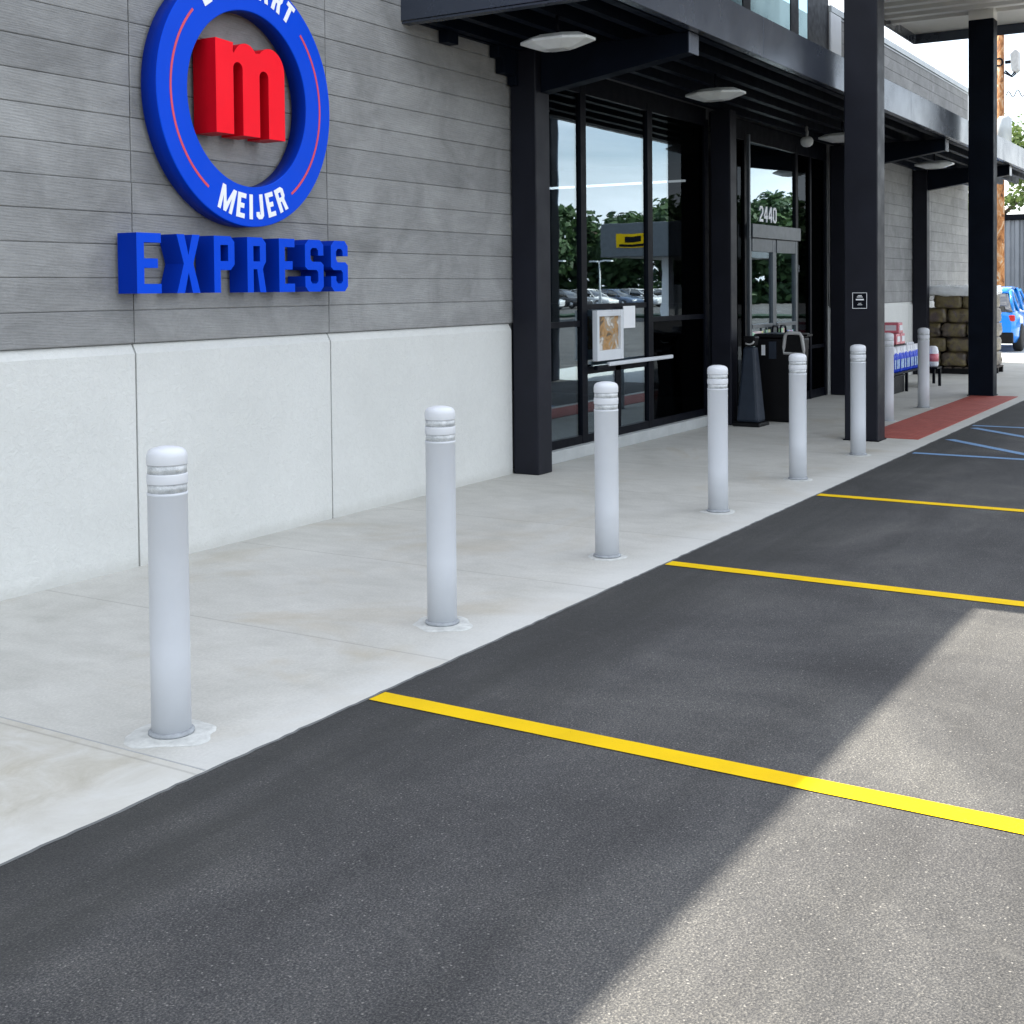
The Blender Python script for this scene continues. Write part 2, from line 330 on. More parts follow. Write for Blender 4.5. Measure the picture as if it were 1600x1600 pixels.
# 2D glyphs: loops of (x, y), first outer then holes
def glyph(ch, w, h, t, c):
    q = c
    if ch == 'E': return [[(0, 0), (w, 0), (w, t), (t, t), (t, (h-t)/2), (w*.86, (h-t)/2), (w*.86, (h+t)/2), (t, (h+t)/2), (t, h-t), (w, h-t), (w, h), (0, h)]]
    if ch == 'I': return [[(0, 0), (t, 0), (t, h), (0, h)]]
    if ch == 'T': return [[((w-t)/2, 0), ((w+t)/2, 0), ((w+t)/2, h-t), (w, h-t), (w, h), (0, h), (0, h-t), ((w-t)/2, h-t)]]
    if ch == 'X':
        k = t*1.12; m_ = h/2
        return [[(0, 0), (k, 0), (w/2, m_-t*.95), (w-k, 0), (w, 0), (w/2+k*.62, m_), (w, h), (w-k, h), (w/2, m_+t*.95), (k, h), (0, h), (w/2-k*.62, m_)]]
    if ch == 'P':
        y0 = h*.40
        return [[(0, 0), (t, 0), (t, y0), (w-q, y0), (w, y0+q), (w, h-q), (w-q, h), (0, h)], [(t, y0+t), (w-t, y0+t), (w-t, h-t), (t, h-t)]]
    if ch == 'R':
        y0 = h*.42
        return [[(0, 0), (t, 0), (t, y0), (w*.52, y0), (w-t*1.02, 0), (w, 0), (w*.52+t*.95, y0+.0*h), (w-q*.6, y0+q*.6), (w, y0+q*1.4), (w, h-q), (w-q, h), (0, h)], [(t, y0+t*.9), (w-t, y0+t*.9), (w-t, h-t), (t, h-t)]]
    if ch == 'S':
        a = (h-t)/2; b = (h+t)/2; i = q*.5
        return [[(q, 0), (w-q, 0), (w, q), (w, b-q*.6), (w-q*.8, b), (t+i, b), (t, b+i), (t, h-t-i), (t+i, h-t), (w-t-i, h-t), (w-t, h-t-i), (w-t, h*.70), (w, h*.70), (w, h-q), (w-q, h), (q, h), (0, h-q), (0, a+q*.6), (q*.8, a), (w-t-i, a), (w-t, a-i), (w-t, t+i), (w-t-i, t), (t+i, t), (t, t+i), (t, h*.30), (0, h*.30), (0, q)]]
    if ch == 'M': return [[(0, 0), (t, 0), (t, h*.62), (w/2-t*.45, 0), (w/2+t*.45, 0), (w-t, h*.62), (w-t, 0), (w, 0), (w, h), (w-t*1.05, h), (w/2, h*.36), (t*1.05, h), (0, h)]]
    if ch == 'J': return [[(q, 0), (w-q, 0), (w, q), (w, h), (w-t, h), (w-t, t), (t, t), (t, h*.3), (0, h*.3), (0, q)]]
    if ch == 'A': return [[(0, 0), (t, 0), (t*1.35, h*.22), (w-t*1.35, h*.22), (w-t, 0), (w, 0), (w/2+t*.6, h), (w/2-t*.6, h)], [(t*1.6, h*.38), (w-t*1.6, h*.38), (w/2, h*.78)]]
    if ch == '0': return [[(q, 0), (w-q, 0), (w, q), (w, h-q), (w-q, h), (q, h), (0, h-q), (0, q)], [(t, t), (w-t, t), (w-t, h-t), (t, h-t)]]
    if ch == '4': return [[(w*.62, 0), (w*.62+t, 0), (w*.62+t, h*.22), (w, h*.22), (w, h*.22+t), (w*.62+t, h*.22+t), (w*.62+t, h), (w*.5, h), (0, h*.22+t), (0, h*.22), (w*.62, h*.22)], [(t*1.05, h*.22+t), (w*.62, h*.22+t), (w*.62, h*.74)]]
    if ch == '2': return [[(0, 0), (w, 0), (w, t), (t*1.2, t), (w, h*.55), (w, h-q), (w-q, h), (q, h), (0, h-q), (0, h*.70), (t, h*.70), (t, h-t), (w-t, h-t), (w-t, h*.60), (0, t*1.1)]]
    return []
def extrude2d(loops, depth, fn, yback):
    """loops in plan; returns bmesh with the shape standing in the XZ plane, back at y=yback, front at yback-depth."""
    cu = bpy.data.curves.new('t', 'CURVE'); cu.dimensions = '2D'; cu.fill_mode = 'BOTH'; cu.extrude = depth/2
    for lp in loops:
        sp = cu.splines.new('POLY'); sp.points.add(len(lp)-1); sp.use_cyclic_u = True
        for i, p in enumerate(lp):
            x, y = fn(*p); sp.points[i].co = (x, y, 0, 1)
    ob = bpy.data.objects.new('t', cu); C.objects.link(ob)
    dg = bpy.context.evaluated_depsgraph_get(); dg.update()
    me = bpy.data.meshes.new_from_object(ob.evaluated_get(dg))
    bm = bmesh.new(); bm.from_mesh(me)
    bmesh.ops.remove_doubles(bm, verts=bm.verts[:], dist=1e-5)
    for v in bm.verts: v.co = Vector((v.co.x, yback-depth/2-v.co.z, v.co.y))
    for F in bm.faces: F.smooth = False
    bm.normal_update()
    for F in bm.faces: F.material_index = 0 if F.calc_center_median().y < yback-depth+.0005 else 1
    bpy.data.objects.remove(ob); bpy.data.curves.remove(cu); bpy.data.meshes.remove(me)
    return bm

# ------------------------------------------------------------------ ground
k = MB(); k.box((-500, -500, -.6), (700, 500, -.005))
kindof(build('asphalt_lot', k, 'asphalt'), 'dark asphalt car park')
k = MB(); k.box((-25, -2.55, -.3), (29.3, .45, -.0))
bm = k.bm
# ragged kerb-side edge strip
xs = [-25+i*.04 for i in range(int(54.3/.04)+1)]
top, bot, inn = [], [], []
for x in xs:
    yy = -2.616+.005*mnoise.noise(Vector((x*7, 0, 0)))+.009*mnoise.noise(Vector((x*37, 3, 0)))
    top.append(bm.verts.new((x, yy, -.001))); bot.append(bm.verts.new((x, yy-.010+.006*mnoise.noise(Vector((x*14, 8, 0))), -.0035))); inn.append(bm.verts.new((x, -2.55, -.0)))
for i in range(len(xs)-1):
    bm.faces.new([inn[i], top[i], top[i+1], inn[i+1]]); bm.faces.new([top[i], bot[i], bot[i+1], top[i+1]]).material_index = 1
kindof(build('pavement', k, ['pavement', 'joint']), 'pale concrete pavement along the shop front')
k = MB(); k.box((3.008, -2.612, -.002), (3.015, .0, .0008)); kindof(build('pavement_joint', k, 'joint_pale'), 'joint across the pavement')
k = MB(); k.box((13.2, -2.455, -.01), (18.85, -1.84, .006)); kindof(build('tactile_paving', k, 'red_mat'), 'red tactile paving strip')
# forecourt concrete beyond; street-side slab added to bounce sun onto the soffit
k = MB(); k.box((29.3, -2.62, -.3), (44, 3, -.002)); k.box((19.2, -6.5, -.3), (44, -2.63, -.002)); kindof(build('forecourt_and_bounce_slab', k, 'curb'), 'pale concrete apron beyond the shop, with a slab added for bounce light')
def paint(name, pts, mat, lab, wid):
    k = MB(); (x0, y0), (x1, y1) = pts
    d = Vector((x1-x0, y1-y0, 0)).normalized(); s_ = Vector((-d.y, d.x, 0))*wid/2
    N = 60; A = []; B = []
    for i in range(N+1):
        p = Vector((x0, y0, -.0015)).lerp(Vector((x1, y1, -.0015)), i/N)
        w1 = 1+.05*mnoise.noise(Vector((i*.7, x0, 1))); w2 = 1+.05*mnoise.noise(Vector((i*.7, x0, 9)))
        A.append(k.bm.verts.new(p+s_*w1)); B.append(k.bm.verts.new(p-s_*w2))
    for i in range(N): k.bm.faces.new([A[i], A[i+1], B[i+1], B[i]])
    return kindof(build(name, k, mat), lab)
for i in range(-1, 3):
    x = 3.915+2.743*i
    paint('yellow_bay_line', [(x, -2.633), (x-.05, -8.2)], 'yellow', 'yellow parking bay line', .105)
for p in ([(12.16, -2.66), (12.08, -8.2)], [(14.83, -2.66), (14.78, -8.2)]): paint('blue_bay_line', p, 'line_blue', 'blue bay line', .10)
for x in (13.39, 14.58):
    L_ = (x-12.2); paint('blue_hatch_line', [(x, -2.72), (x-L_, -2.72-L_)], 'line_blue', 'blue hatch line', .10)
for j in range(3): paint('blue_hatch_line', [(14.76, -3.7-1.19*j), (12.2, -6.26-1.19*j)], 'line_blue', 'blue hatch line', .10)

# ------------------------------------------------------------------ building
B = thing('store_building', (9.3, 0, 0), 'single storey grey board-formed concrete store with pale base wall and dark glazed entrance', 'building')
def plank_wall(x0, x1, z0, z1, joints, name='plank_wall', pitch=.1835):
    bm = bmesh.new(); lay = bm.faces.layers.float.new('rnd'); rr = random.Random(int(x0*10)+5)
    xs_ = [x0]+[j for j in joints if x0 < j < x1]+[x1]
    z = z0; row = 0
    while z < z1-.01:
        h = min(pitch*rr.uniform(.95, 1.05), z1-z)
        if z1-(z+h) < .06: h = z1-z
        dep = rr.uniform(-.0025, .0025)
        for a, b_ in zip(xs_[:-1], xs_[1:]):
            v = rr.random(); d2 = dep+rr.uniform(-.0008, .0008)
            g = .003 if a != x0 else 0; g2 = .003 if b_ != x1 else 0
            X0, X1, Z0, Z1 = a+g, b_-g2, z+.0022, z+h-.0022
            e = .004
            fr = [(X0, d2+.009, Z0-.003), (X1, d2+.009, Z0-.003), (X1, d2+.009, Z1+.003), (X0, d2+.009, Z1+.003)]
            md = [(X0, d2+.001, Z0), (X1, d2+.001, Z0), (X1, d2+.001, Z1), (X0, d2+.001, Z1)]
            ft = [(X0+e, d2-.002, Z0+e), (X1-e, d2-.002, Z0+e), (X1-e, d2-.002, Z1-e), (X0+e, d2-.002, Z1-e)]
            V = [[bm.verts.new(p) for p in rg] for rg in (fr, md, ft)]
            fs = [bm.faces.new(V[2])]
            for i in range(2):
                for j in range(4): fs.append(bm.faces.new([V[i][j], V[i][(j+1) % 4], V[i+1][(j+1) % 4], V[i+1][j]]))
            for F in fs: F[lay] = v
        z += h; row += 1
    org = ORG[B.name]; bmesh.ops.translate(bm, verts=bm.verts[:], vec=-org)
    me = bpy.data.meshes.new(name); bm.to_mesh(me)
    # face attribute must be readable by the shader
    bm.free(); me.materials.append(M['planks']); o = bpy.data.objects.new(name, me); C.objects.link(o); o.parent = B; ORG[o.name] = org
    return o
ZW = 1.2863; ZP = 5.62
JN = [-3.6, -1.9, -.15, 1.6, 3.35, 5.0935, 6.835]
plank_wall(-12, 9.3, ZW+.004, 5.52, JN)
plank_wall(18.11, 27.5, ZW+.004, 5.52, [19.2, 20.9, 22.6, 24.3, 26.0])
def base_wall(x0, x1, joints):
    k = MB(); xs_ = [x0]+joints+[x1]
    for a, b_ in zip(xs_[:-1], xs_[1:]):
        g = .006
        k.prism([(a+g, -.002, -.05), (a+g, -.012, -.05), (a+g, -.012, ZW-.055), (a+g, .018, ZW), (a+g, .03, ZW), (a+g, .03, -.05)], (b_-a-2*g, 0, 0))
    build('base_wall', k, 'white_coat', B, .003)
base_wall(-12, 9.243, JN); base_wall(18.11, 27.5, [19.2, 20.9, 22.6, 24.3, 26.0])
k = MB(); k.box((-12, .022, -.1), (9.3, .25, 5.5)); k.box((18.11, .022, -.1), (27.5, .25, 5.5)); k.box((27.3, .26, -.1), (27.5, 12, 5.5)); k.box((-12, .26, -.1), (-11.8, 12, 5.5)); k.box((-12, 12.01, -.1), (27.5, 12.2, 5.5))
k.box((9.3, .1, 3.45), (18.11, .25, 5.5)); build('core_wall', k, 'joint_mid', B)
k = MB(); k.box((-12.0, .26, 5.1), (27.29, 12, 5.2)); build('roof', k, 'roofing', B)
for x0, x1 in ((-12.05, 13.1), (18.13, 27.55)):
    k = MB(); k.box((x0, -.035, 5.535), (x1, .28, 5.63)); k.box((x0, -.012, 5.50), (x1, -.0, 5.534)); build('parapet_cap', k, 'cap', B, .004)
boxp('end_pilaster', (18.12, -.03, 3.97), (18.62, -.004, 5.53), 'trim_white', B, .004)
# interior
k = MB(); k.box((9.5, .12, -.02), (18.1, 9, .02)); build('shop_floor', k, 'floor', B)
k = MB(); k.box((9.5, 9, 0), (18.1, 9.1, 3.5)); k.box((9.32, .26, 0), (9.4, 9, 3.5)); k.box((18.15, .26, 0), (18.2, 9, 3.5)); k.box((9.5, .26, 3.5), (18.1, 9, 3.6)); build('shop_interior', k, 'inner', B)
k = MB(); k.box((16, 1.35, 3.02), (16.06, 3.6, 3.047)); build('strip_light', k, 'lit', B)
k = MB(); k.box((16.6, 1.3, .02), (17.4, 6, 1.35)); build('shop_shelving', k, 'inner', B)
# storefront frame
ft = MB()
Y0, Y1 = .022, .085
ft.box((9.46, Y0, 3.42), (13.6, Y1, 3.62)); ft.box((9.46, Y0, .11), (13.6, Y1, .19))
for a, b_ in ((9.46, 9.52), (10.565, 10.675), (12.03, 12.15), (13.55, 13.66)): ft.box((a, Y0-.004, .11), (b_, Y1+.002, 3.5))
ft.box((9.52, Y0+.012, 1.22), (10.565, Y1-.01, 1.275)); ft.box((12.15, Y0+.012, 1.22), (13.55, Y1-.01, 1.275))
ft.box((10.675, Y0+.012, 1.375), (12.03, Y1-.01, 1.43)); ft.box((11.30, Y0+.016, .19), (11.42, Y1-.016, .82)); ft.box((10.675, Y0+.016, .76), (12.03, Y1-.016, .83))
wf = build('window_frame', ft, 'black', B, .003)
for a, b_, z0, z1, mt in ((9.52, 10.565, .19, 1.22, 'glass'), (9.52, 10.565, 1.275, 3.42, 'glass'), (10.675, 11.30, .19, .76, 'glass'), (11.42, 12.03, .19, .76, 'glass'), (10.675, 12.03, .83, 1.375, 'glass'), (10.675, 12.03, 1.43, 3.42, 'glass'), (12.15, 12.60, 1.275, 3.42, 'glass'), (12.60, 13.55, 1.275, 3.42, 'glass_dark'), (12.15, 13.55, .19, 1.22, 'glass_dark')):
    boxp('pane', (a-.005, .045, z0-.005), (b_+.005, .055, z1+.005), mt, wf)
boxp('window_curb', (9.46, -.045, -.0), (13.60, .11, .112), 'curb', B, .006)
boxp('push_bar', (10.96, -.075, .825), (12.45, -.035, .865), 'trim_white', B, .01)
boxp('push_bar', (10.72, -.062, .80), (10.955, -.02, .84), 'black', B, .006)
# doors
ft = MB()
ft.box((13.86, Y0, 3.38), (18.05, Y1, 3.62))
for a, b_ in ((14.80, 14.90), (16.70, 16.80), (17.30, 17.37), (17.98, 18.06)): ft.box((a, Y0-.003, 0), (b_, Y1+.002, 3.5))
ft.box((13.86, Y0+.01, 0), (14.80, Y1-.01, .12)); ft.box((16.80, Y0+.01, 0), (17.98, Y1-.01, .12)); ft.box((16.80, Y0+.013, .70), (17.98, Y1-.012, .75))
wf = build('entrance_frame', ft, 'black', B, .003)
for a, b_, z0, z1, mt in ((13.86, 14.80, .12, 3.4, 'glass_dark'), (14.90, 16.70, 2.36, 3.38, 'glass'), (16.80, 17.30, .75, 3.4, 'glass_dark'), (17.37, 17.98, .75, 3.4, 'glass_dark'), (16.80, 17.98, .12, .70, 'glass_dark')):
    boxp('pane', (a-.004, .045, z0-.004), (b_+.004, .055, z1+.004), mt, wf)
boxp('jamb', (14.76, -.06, 0), (14.797, -.02, 3.44), 'frame_grey', B, .004)
boxp('door_header', (14.90, -.05, 2.19), (16.70, .09, 2.36), 'frame_grey', B, .005)
for xa, sgn in ((14.915, 1), (15.805, -1)):
    xb = xa+.875; k = MB(); s_ = .075
    k.box((xa, .002, .01), (xa+s_, .05, 2.185)); k.box((xb-s_, -.01, .01), (xb, .05, 2.185)); k.box((xa+s_, -.008, 2.02), (xb-s_, .048, 2.185)); k.box((xa+s_, -.008, .01), (xb-s_, .048, .22)); k.box((xa+s_, -.008, 1.06), (xb-s_, .048, 1.11))
    dr_ = build('entrance_door', k, 'frame_grey', B, .003)
    boxp('pane', (xa+s_, .018, 1.11), (xb-s_, .026, 2.02), 'glass', dr_); boxp('pane', (xa+s_, .018, .22), (xb-s_, .026, 1.06), 'glass', dr_)
    hx = xb-.04 if sgn > 0 else xa+.04; d = -sgn*.20
    k = MB(); pts = []
    for (dx, z) in ((0, .76), (0, 1.02)): pass
    loop = [(hx, -.06, .76), (hx, -.06, 1.04), (hx+d*.15, -.06, 1.07), (hx+d*.85, -.06, 1.07), (hx+d, -.06, 1.04), (hx+d, -.06, .76), (hx+d*.85, -.06, .73), (hx+d*.15, -.06, .73)]
    k.tube(loop, .014, 8, closed=True); k.tube([(hx, -.06, .9), (hx, -.005, .9)], .01, 6); build('handle', k, 'black', dr_)
# notices on doors
nn = NT('printed_notices'); vt = nn.n('ShaderNodeTexVoronoi'); vt.feature = 'F1'; vt.distance = 'CHEBYCHEV'; vt.inputs['Scale'].default_value = 7; nn.l(nn.pos, vt.inputs['Vector'])
nn.col(nn.mix(.5, vt.outputs['Color'], (.5, .52, .55))); nn.rough(.5); M['notices'] = nn.m
n = NT('poster_print'); vt = n.n('ShaderNodeTexVoronoi'); vt.inputs['Scale'].default_value = 9; n.l(n.pos, vt.inputs['Vector'])
n.col(n.ramp(n.noise(5, 4, .6, 1.0), [(.36, (.08, .06, .04)), (.46, (.45, .24, .07)), (.52, (.30, .26, .20)), (.58, (.62, .60, .57))])); n.rough(.4); M['poster'] = n.m
for a, b_, z0, z1 in ((15.02, 15.40, .80, 1.02), (15.50, 15.66, .86, 1.03), (15.95, 16.25, .82, 1.03), (16.32, 16.55, .78, 1.0)):
    boxp('notice', (a, .008, z0), (b_, .012, z1), 'notices', B)
k = MB(); a = (10.70, -.075, .885); 
k.box((10.70, -.075, .885), (10.745, -.02, 1.37)); k.box((11.20, -.075, .885), (11.26, -.02, 1.37)); k.box((10.745, -.073, 1.31), (11.20, -.022, 1.37)); k.box((10.745, -.073, .885), (11.20, -.022, .985))
P_ = thing('poster_frame', (10.98, -.05, .885), 'silver framed poster with orange print above the push bar on the entrance glass', 'poster')
build('frame', k, 'trim_white', P_, .004); boxp('print', (10.745, -.045, .985), (11.20, -.035, 1.31), 'poster', P_)
q = MB(); q.box((11.36, -.026, 1.18), (11.62, -.018, 1.40)); setp(build('paper_notice', q, 'white_vinyl', loc=(11.49, -.02, 1.18)), 'white paper notice taped on the glass right of the framed poster', 'notice')
# house number
for i, ch in enumerate('2440'):
    gl = glyph(ch, .135, .20, .036, .03); x0 = 15.36+i*.165
    bm = extrude2d(gl, .004, lambda x, y, x0=x0: (x0+x, 2.405+y), .040)
    build('number', bm, ['white_vinyl', 'white_vinyl'], B)
# tower over the entrance
T = MB(); T.box((13.1, 0, 4.0), (13.3, 3.6, 7.0)); T.box((13.3, 0, 3.96), (18.10, .2, 4.25)); T.box((13.3, 0, 6.5), (18.10, .2, 7.0)); T.box((17.17, 0, 4.25), (18.10, .2, 6.5)); T.box((14.72, -.005, 4.25), (14.97, .18, 6.5)); T.box((16.46, -.005, 4.25), (16.78, .18, 6.5))
T.box((13.3, 3.4, 3.96), (18.1, 3.6, 7.0)); T.box((17.9, .2, 3.96), (18.1, 3.4, 7.0)); T.box((13.12, .02, 7.0), (18.08, 3.58, 7.06))
tw = build('clerestory_tower', T, 'black', B, .004)
for a, b_ in ((13.3, 14.70), (14.97, 16.45), (16.78, 17.17)): boxp('pane', (a, .004, 4.25), (b_, .012, 6.5), 'glass_tower', tw)

# ------------------------------------------------------------------ entrance canopy
K = thing('entrance_canopy', (9.35, 0, 0), 'long low dark steel canopy on wall columns over the entrance pavement', 'canopy')
cx0, cx1, cy = 7.713, 27.2, -1.70
k = MB(); k.box((cx0, cy, 3.59), (cx0+.012, 0, 3.94)); k.box((cx0+.012, cy+.0, 3.57), (cx0+.10, -.0, 3.588)); build('end_fascia', k, 'fascia', K, .003)
xj = [cx0, 10.75, 13.75, 15.9, 17.9, 20.2, 23.2, cx1]
for a, b_ in zip(xj[:-1], xj[1:]):
    k = MB(); k.box((a+.003, cy-.015, 3.60), (b_-.003, cy-.002, 3.955)); k.box((a+.003, cy-.002, 3.60), (b_-.003, cy+.06, 3.615)); build('front_fascia', k, 'fascia', K, .002)
boxp('deck', (cx0+.014, cy+.0, 3.86), (cx1, 0, 3.93), 'dark_steel', K)
k = MB()
for i in range(int((cx1-cx0)/.15)): k.box((cx0+.05+i*.15, cy+.06, 3.825), (cx0+.11+i*.15, -.02, 3.859))
build('deck_ribs', k, 'dark_steel', K)
for y in (-.12, -.42, -.72, -1.02, -1.32, -1.58):
    k = MB(); k.box((cx0+.1, y-.035, 3.60), (cx1-.05, y-.027, 3.82)); k.box((cx0+.1, y-.027, 3.60), (cx1-.05, y+.035, 3.608)); k.box((cx0+.1, y+.035, 3.60), (cx1-.05, y+.040, 3.64)); build('purlin', k, 'dark_steel', K)
for xb in (9.40, 13.73, 18.2, 22.95):
    if xb == 13.73:
        boxp('column', (xb-.10, -.262, 0), (xb+.09, -.018, 3.60), 'col_steel', K, .010); continue
    top, bi, bo = 3.60, 3.24, 3.44
    k = MB(); k.prism([(xb-.075, -.27, bi), (xb-.075, -1.62, bo), (xb-.075, -1.62, top-.002), (xb-.075, -.27, top-.002)], (.15, 0, 0)); build('beam', k, 'dark_steel', K, .004)
    boxp('beam_end_plate', (xb-.095, -1.635, bo-.01), (xb+.095, -1.622, top-.003), 'fascia', K, .002)
    boxp('column', (xb-(.155 if xb < 10 else .10), -.265, 0), (xb+(.08 if xb < 10 else .09), -.018, 3.60), 'col_steel', K, .010)
for a, b_, z in ((8.19, 8.34, 3.50), (8.93, 9.02, 3.50), (9.02, 9.2, 3.38), (9.2, 9.29, 3.30)): boxp('bracket', (a, -.10, z), (b_, -.014, 3.598), 'dark_steel', K, .004)
k = MB(); k.box((cx0+.2, -.055, 3.598), (9.29, -.014, 3.63)); build('ledger', k, 'dark_steel', K)
# canopy lights
def canopy_light(x, y, label, z=3.40):
    t = thing('canopy_light', (x, y, z), label, 'light', 'diamond lights under the entrance canopy')
    k = MB(); bm = k.bm
    def ring(hx, hy, zz, cx_=.0): return [bm.verts.new((x+a, y+b, zz)) for a, b in ((-hx, -hy*.45), (-hx*.45, -hy), (hx*.45, -hy), (hx, -hy*.45), (hx, hy*.45), (hx*.45, hy), (-hx*.45, hy), (-hx, hy*.45))]
    rs = [ring(.10, .20, z+.055), ring(.16, .28, z+.02), ring(.16, .28, z), ring(.07, .13, z-.05)]
    bm.faces.new(rs[0]); bm.faces.new(rs[-1])
    for A, B_ in zip(rs[:-1], rs[1:]):
        for i in range(8): bm.faces.new([A[i], A[(i+1) % 8], B_[(i+1) % 8], B_[i]])
    build('lens', k, 'lens', t, .003)
    k = MB(); k.box((x-.045, y-.075, z-.054), (x+.045, y+.075, z-.0505)); build('led_window', k, 'grey_plastic', t)
    k = MB(); k.tube([(x, y, z+.055), (x, y, 3.60)], .012, 8); build('stem', k, 'black', t)
canopy_light(8.25, -1.04, 'diamond shaped white light under the canopy, nearest the sign wall')
canopy_light(11.34, -1.02, 'diamond shaped white light under the canopy above the glazed panes')
canopy_light(15.5, -.98, 'diamond shaped white light under the canopy, just left of the big column')
canopy_light(19.85, -1.08, 'diamond shaped white light under the canopy, between the two big columns')
t = thing('security_camera', (15.6, -.5, 3.40), 'small pale dome security camera hanging over the doors', 'camera')
k = MB(); k.lathe([(0, -.075), (.04, -.066), (.07, -.04), (.082, 0), (.075, .03), (.05, .055), (0, .06)], (15.6, -.5, 3.40), 24); build('dome', k, 'lens', t)
k = MB(); k.tube([(15.6, -.5, 3.45), (15.62, -.5, 3.52), (15.70, -.46, 3.56), (15.72, -.46, 3.60)], .018, 8); build('bracket', k, 'grey_plastic', t)

# ------------------------------------------------------------------ high canopy with big columns
HC = thing('high_canopy', (12.98, -1.97, 0), 'tall canopy with ribbed cream underside on two big square dark columns', 'canopy')
for x0, mt in ((12.84, 'col_steel'), (18.76, 'black')):
    boxp('big_column', (x0, -2.14, -.0), (x0+.275, -1.80, 5.31), 'col_steel' if x0 < 15 else 'dark_steel', HC, .012)
    boxp('big_column', (x0, -5.25, -.0), (x0+.275, -4.91, 5.31), 'col_steel', HC, .012)  # outer column row, unseen, added to carry the widened roof
    for y_ in (-2.14, -5.25): boxp('capital', (x0+.002, y_+.002, 5.31), (x0+.273, y_+.338, 5.462), 'soffit', HC)
    boxp('base_seal', (x0-.012, -2.152, .0), (x0+.287, -1.788, .012), 'black', HC)
hx0, hx1, hy0, hy1, hz = 12.1, 20.4, -6.4, -.66, 5.46  # outer edge carried out of view to deepen the shade underneath
k = MB(); k.box((hx0, hy0-.03, hz-.10), (hx1+.03, hy0-.002, hz+.30)); k.box((hx0, hy1+.002, hz-.10), (hx1+.03, hy1+.03, hz+.30)); k.box((hx1+.002, hy0, hz-.10), (hx1+.03, hy1, hz+.30)); k.box((hx0-.03, hy0-.03, hz-.10), (hx0-.002, hy1+.03, hz+.30))
build('roof_fascia', k, 'fascia', HC, .003)
k = MB(); k.box((hx0, hy0, hz+.05), (hx1, hy1, hz+.28))
xx = hx0+.03
while xx < hx1-1.3:
    k.prism([(xx, hy0, hz+.049), (xx+.05, hy0, hz-.03), (xx+.19, hy0, hz-.03), (xx+.24, hy0, hz+.049)], (0, hy1-hy0, 0)); xx += .40
build('ribbed_soffit', k, 'soffit', HC)
k = MB(); k.box((12.9, -2.05, 5.30), (18.9, -1.9, 5.44)); 
t = thing('column_sign', (12.83, -1.96, 1.43), 'small square dark plaque with white outline on the near big column', 'sign')
boxp('plate', (12.826, -2.042, 1.345), (12.839, -1.885, 1.515), 'black', t, .002)
k = MB()
for a in (((12.8235, -2.038, 1.349), (12.8255, -1.889, 1.354)), ((12.8235, -2.038, 1.506), (12.8255, -1.889, 1.511)), ((12.8235, -2.038, 1.355), (12.8255, -2.033, 1.505)), ((12.8235, -1.894, 1.355), (12.8255, -1.889, 1.505))): k.box(*a)
build('border', k, 'white_vinyl', t)
k = MB()
k.box((12.8235, -2.005, 1.433), (12.8255, -1.925, 1.447)); k.box((12.8235, -1.985, 1.475), (12.8255, -1.945, 1.483)); k.box((12.8235, -1.995, 1.463), (12.8255, -1.935, 1.469)); k.box((12.8235, -1.99, 1.385), (12.8255, -1.94, 1.39)); k.box((12.8235, -1.98, 1.40), (12.8255, -1.95, 1.404))
build('lettering', k, 'white_vinyl', t)

# ------------------------------------------------------------------ wall sign
RX, RZ = 5.918, 2.775; yb, yf = -.03, -.155
S = thing('ring_sign', (RX, 0, RZ), 'big blue ring sign with white lettering on the grey concrete wall', 'sign')
SZ = 1.03
bm = bmesh.new(); N = 128; ro, ri = .768, .527
rings = []
for (rr, yy) in ((ro, yb), (ro, yf+.004), (ro-.004, yf), (ri+.004, yf), (ri, yf+.004), (ri, yb)):
    rings.append([bm.verts.new((RX+rr*math.sin(2*math.pi*i/N), yy, RZ+SZ*rr*math.cos(2*math.pi*i/N))) for i in range(N)])
for j in range(6):
    A, B_ = rings[j], rings[(j+1) % 6]
    for i in range(N):
        F = bm.faces.new([A[i], A[(i+1) % N], B_[(i+1) % N], B_[i]]); F.material_index = 0 if j in (1, 2, 3) else 1; F.smooth = j in (0, 4)
build('ring', bm, ['blue_face', 'blue_side'], S)
for sgn in (-1, 1):
    k = MB(); pa, pb = [], []
    for i in range(49):
        a = R(46+i*100/48)*sgn
        pa.append((RX+.668*math.sin(a), yf-.0005, RZ+SZ*.668*math.cos(a))); pb.append((RX+.653*math.sin(a), yf-.0005, RZ+SZ*.653*math.cos(a)))
    for i in range(48):
        k.prism([pa[i], pa[i+1], pb[i+1], pb[i]], (0, -.002, 0))
    bmesh.ops.remove_doubles(k.bm, verts=k.bm.verts[:], dist=1e-6); build('red_arc', k, 'arc_red', S)
hh = .150
for ch, a, wd in (('M', -19.5, .125), ('E', -8.5, .072), ('I', -.8, .030), ('J', 6.0, .066), ('E', 15.0, .072), ('R', 24.5, .082)):
    a = R(a); rb = .722; tt = .029 if ch != 'M' else .026
    gw = tt if ch == 'I' else wd
    fn = lambda x, y, a=a, gw=gw: (RX+(rb*math.sin(a))+(x-gw/2)*math.cos(a)-y*math.sin(a), RZ+SZ*(-rb*math.cos(a)+(x-gw/2)*math.sin(a)+y*math.cos(a)))
    build('letter', extrude2d(glyph(ch, gw, hh, tt, .018), .003, fn, yf-.0005), ['white_vinyl', 'white_vinyl'], S)
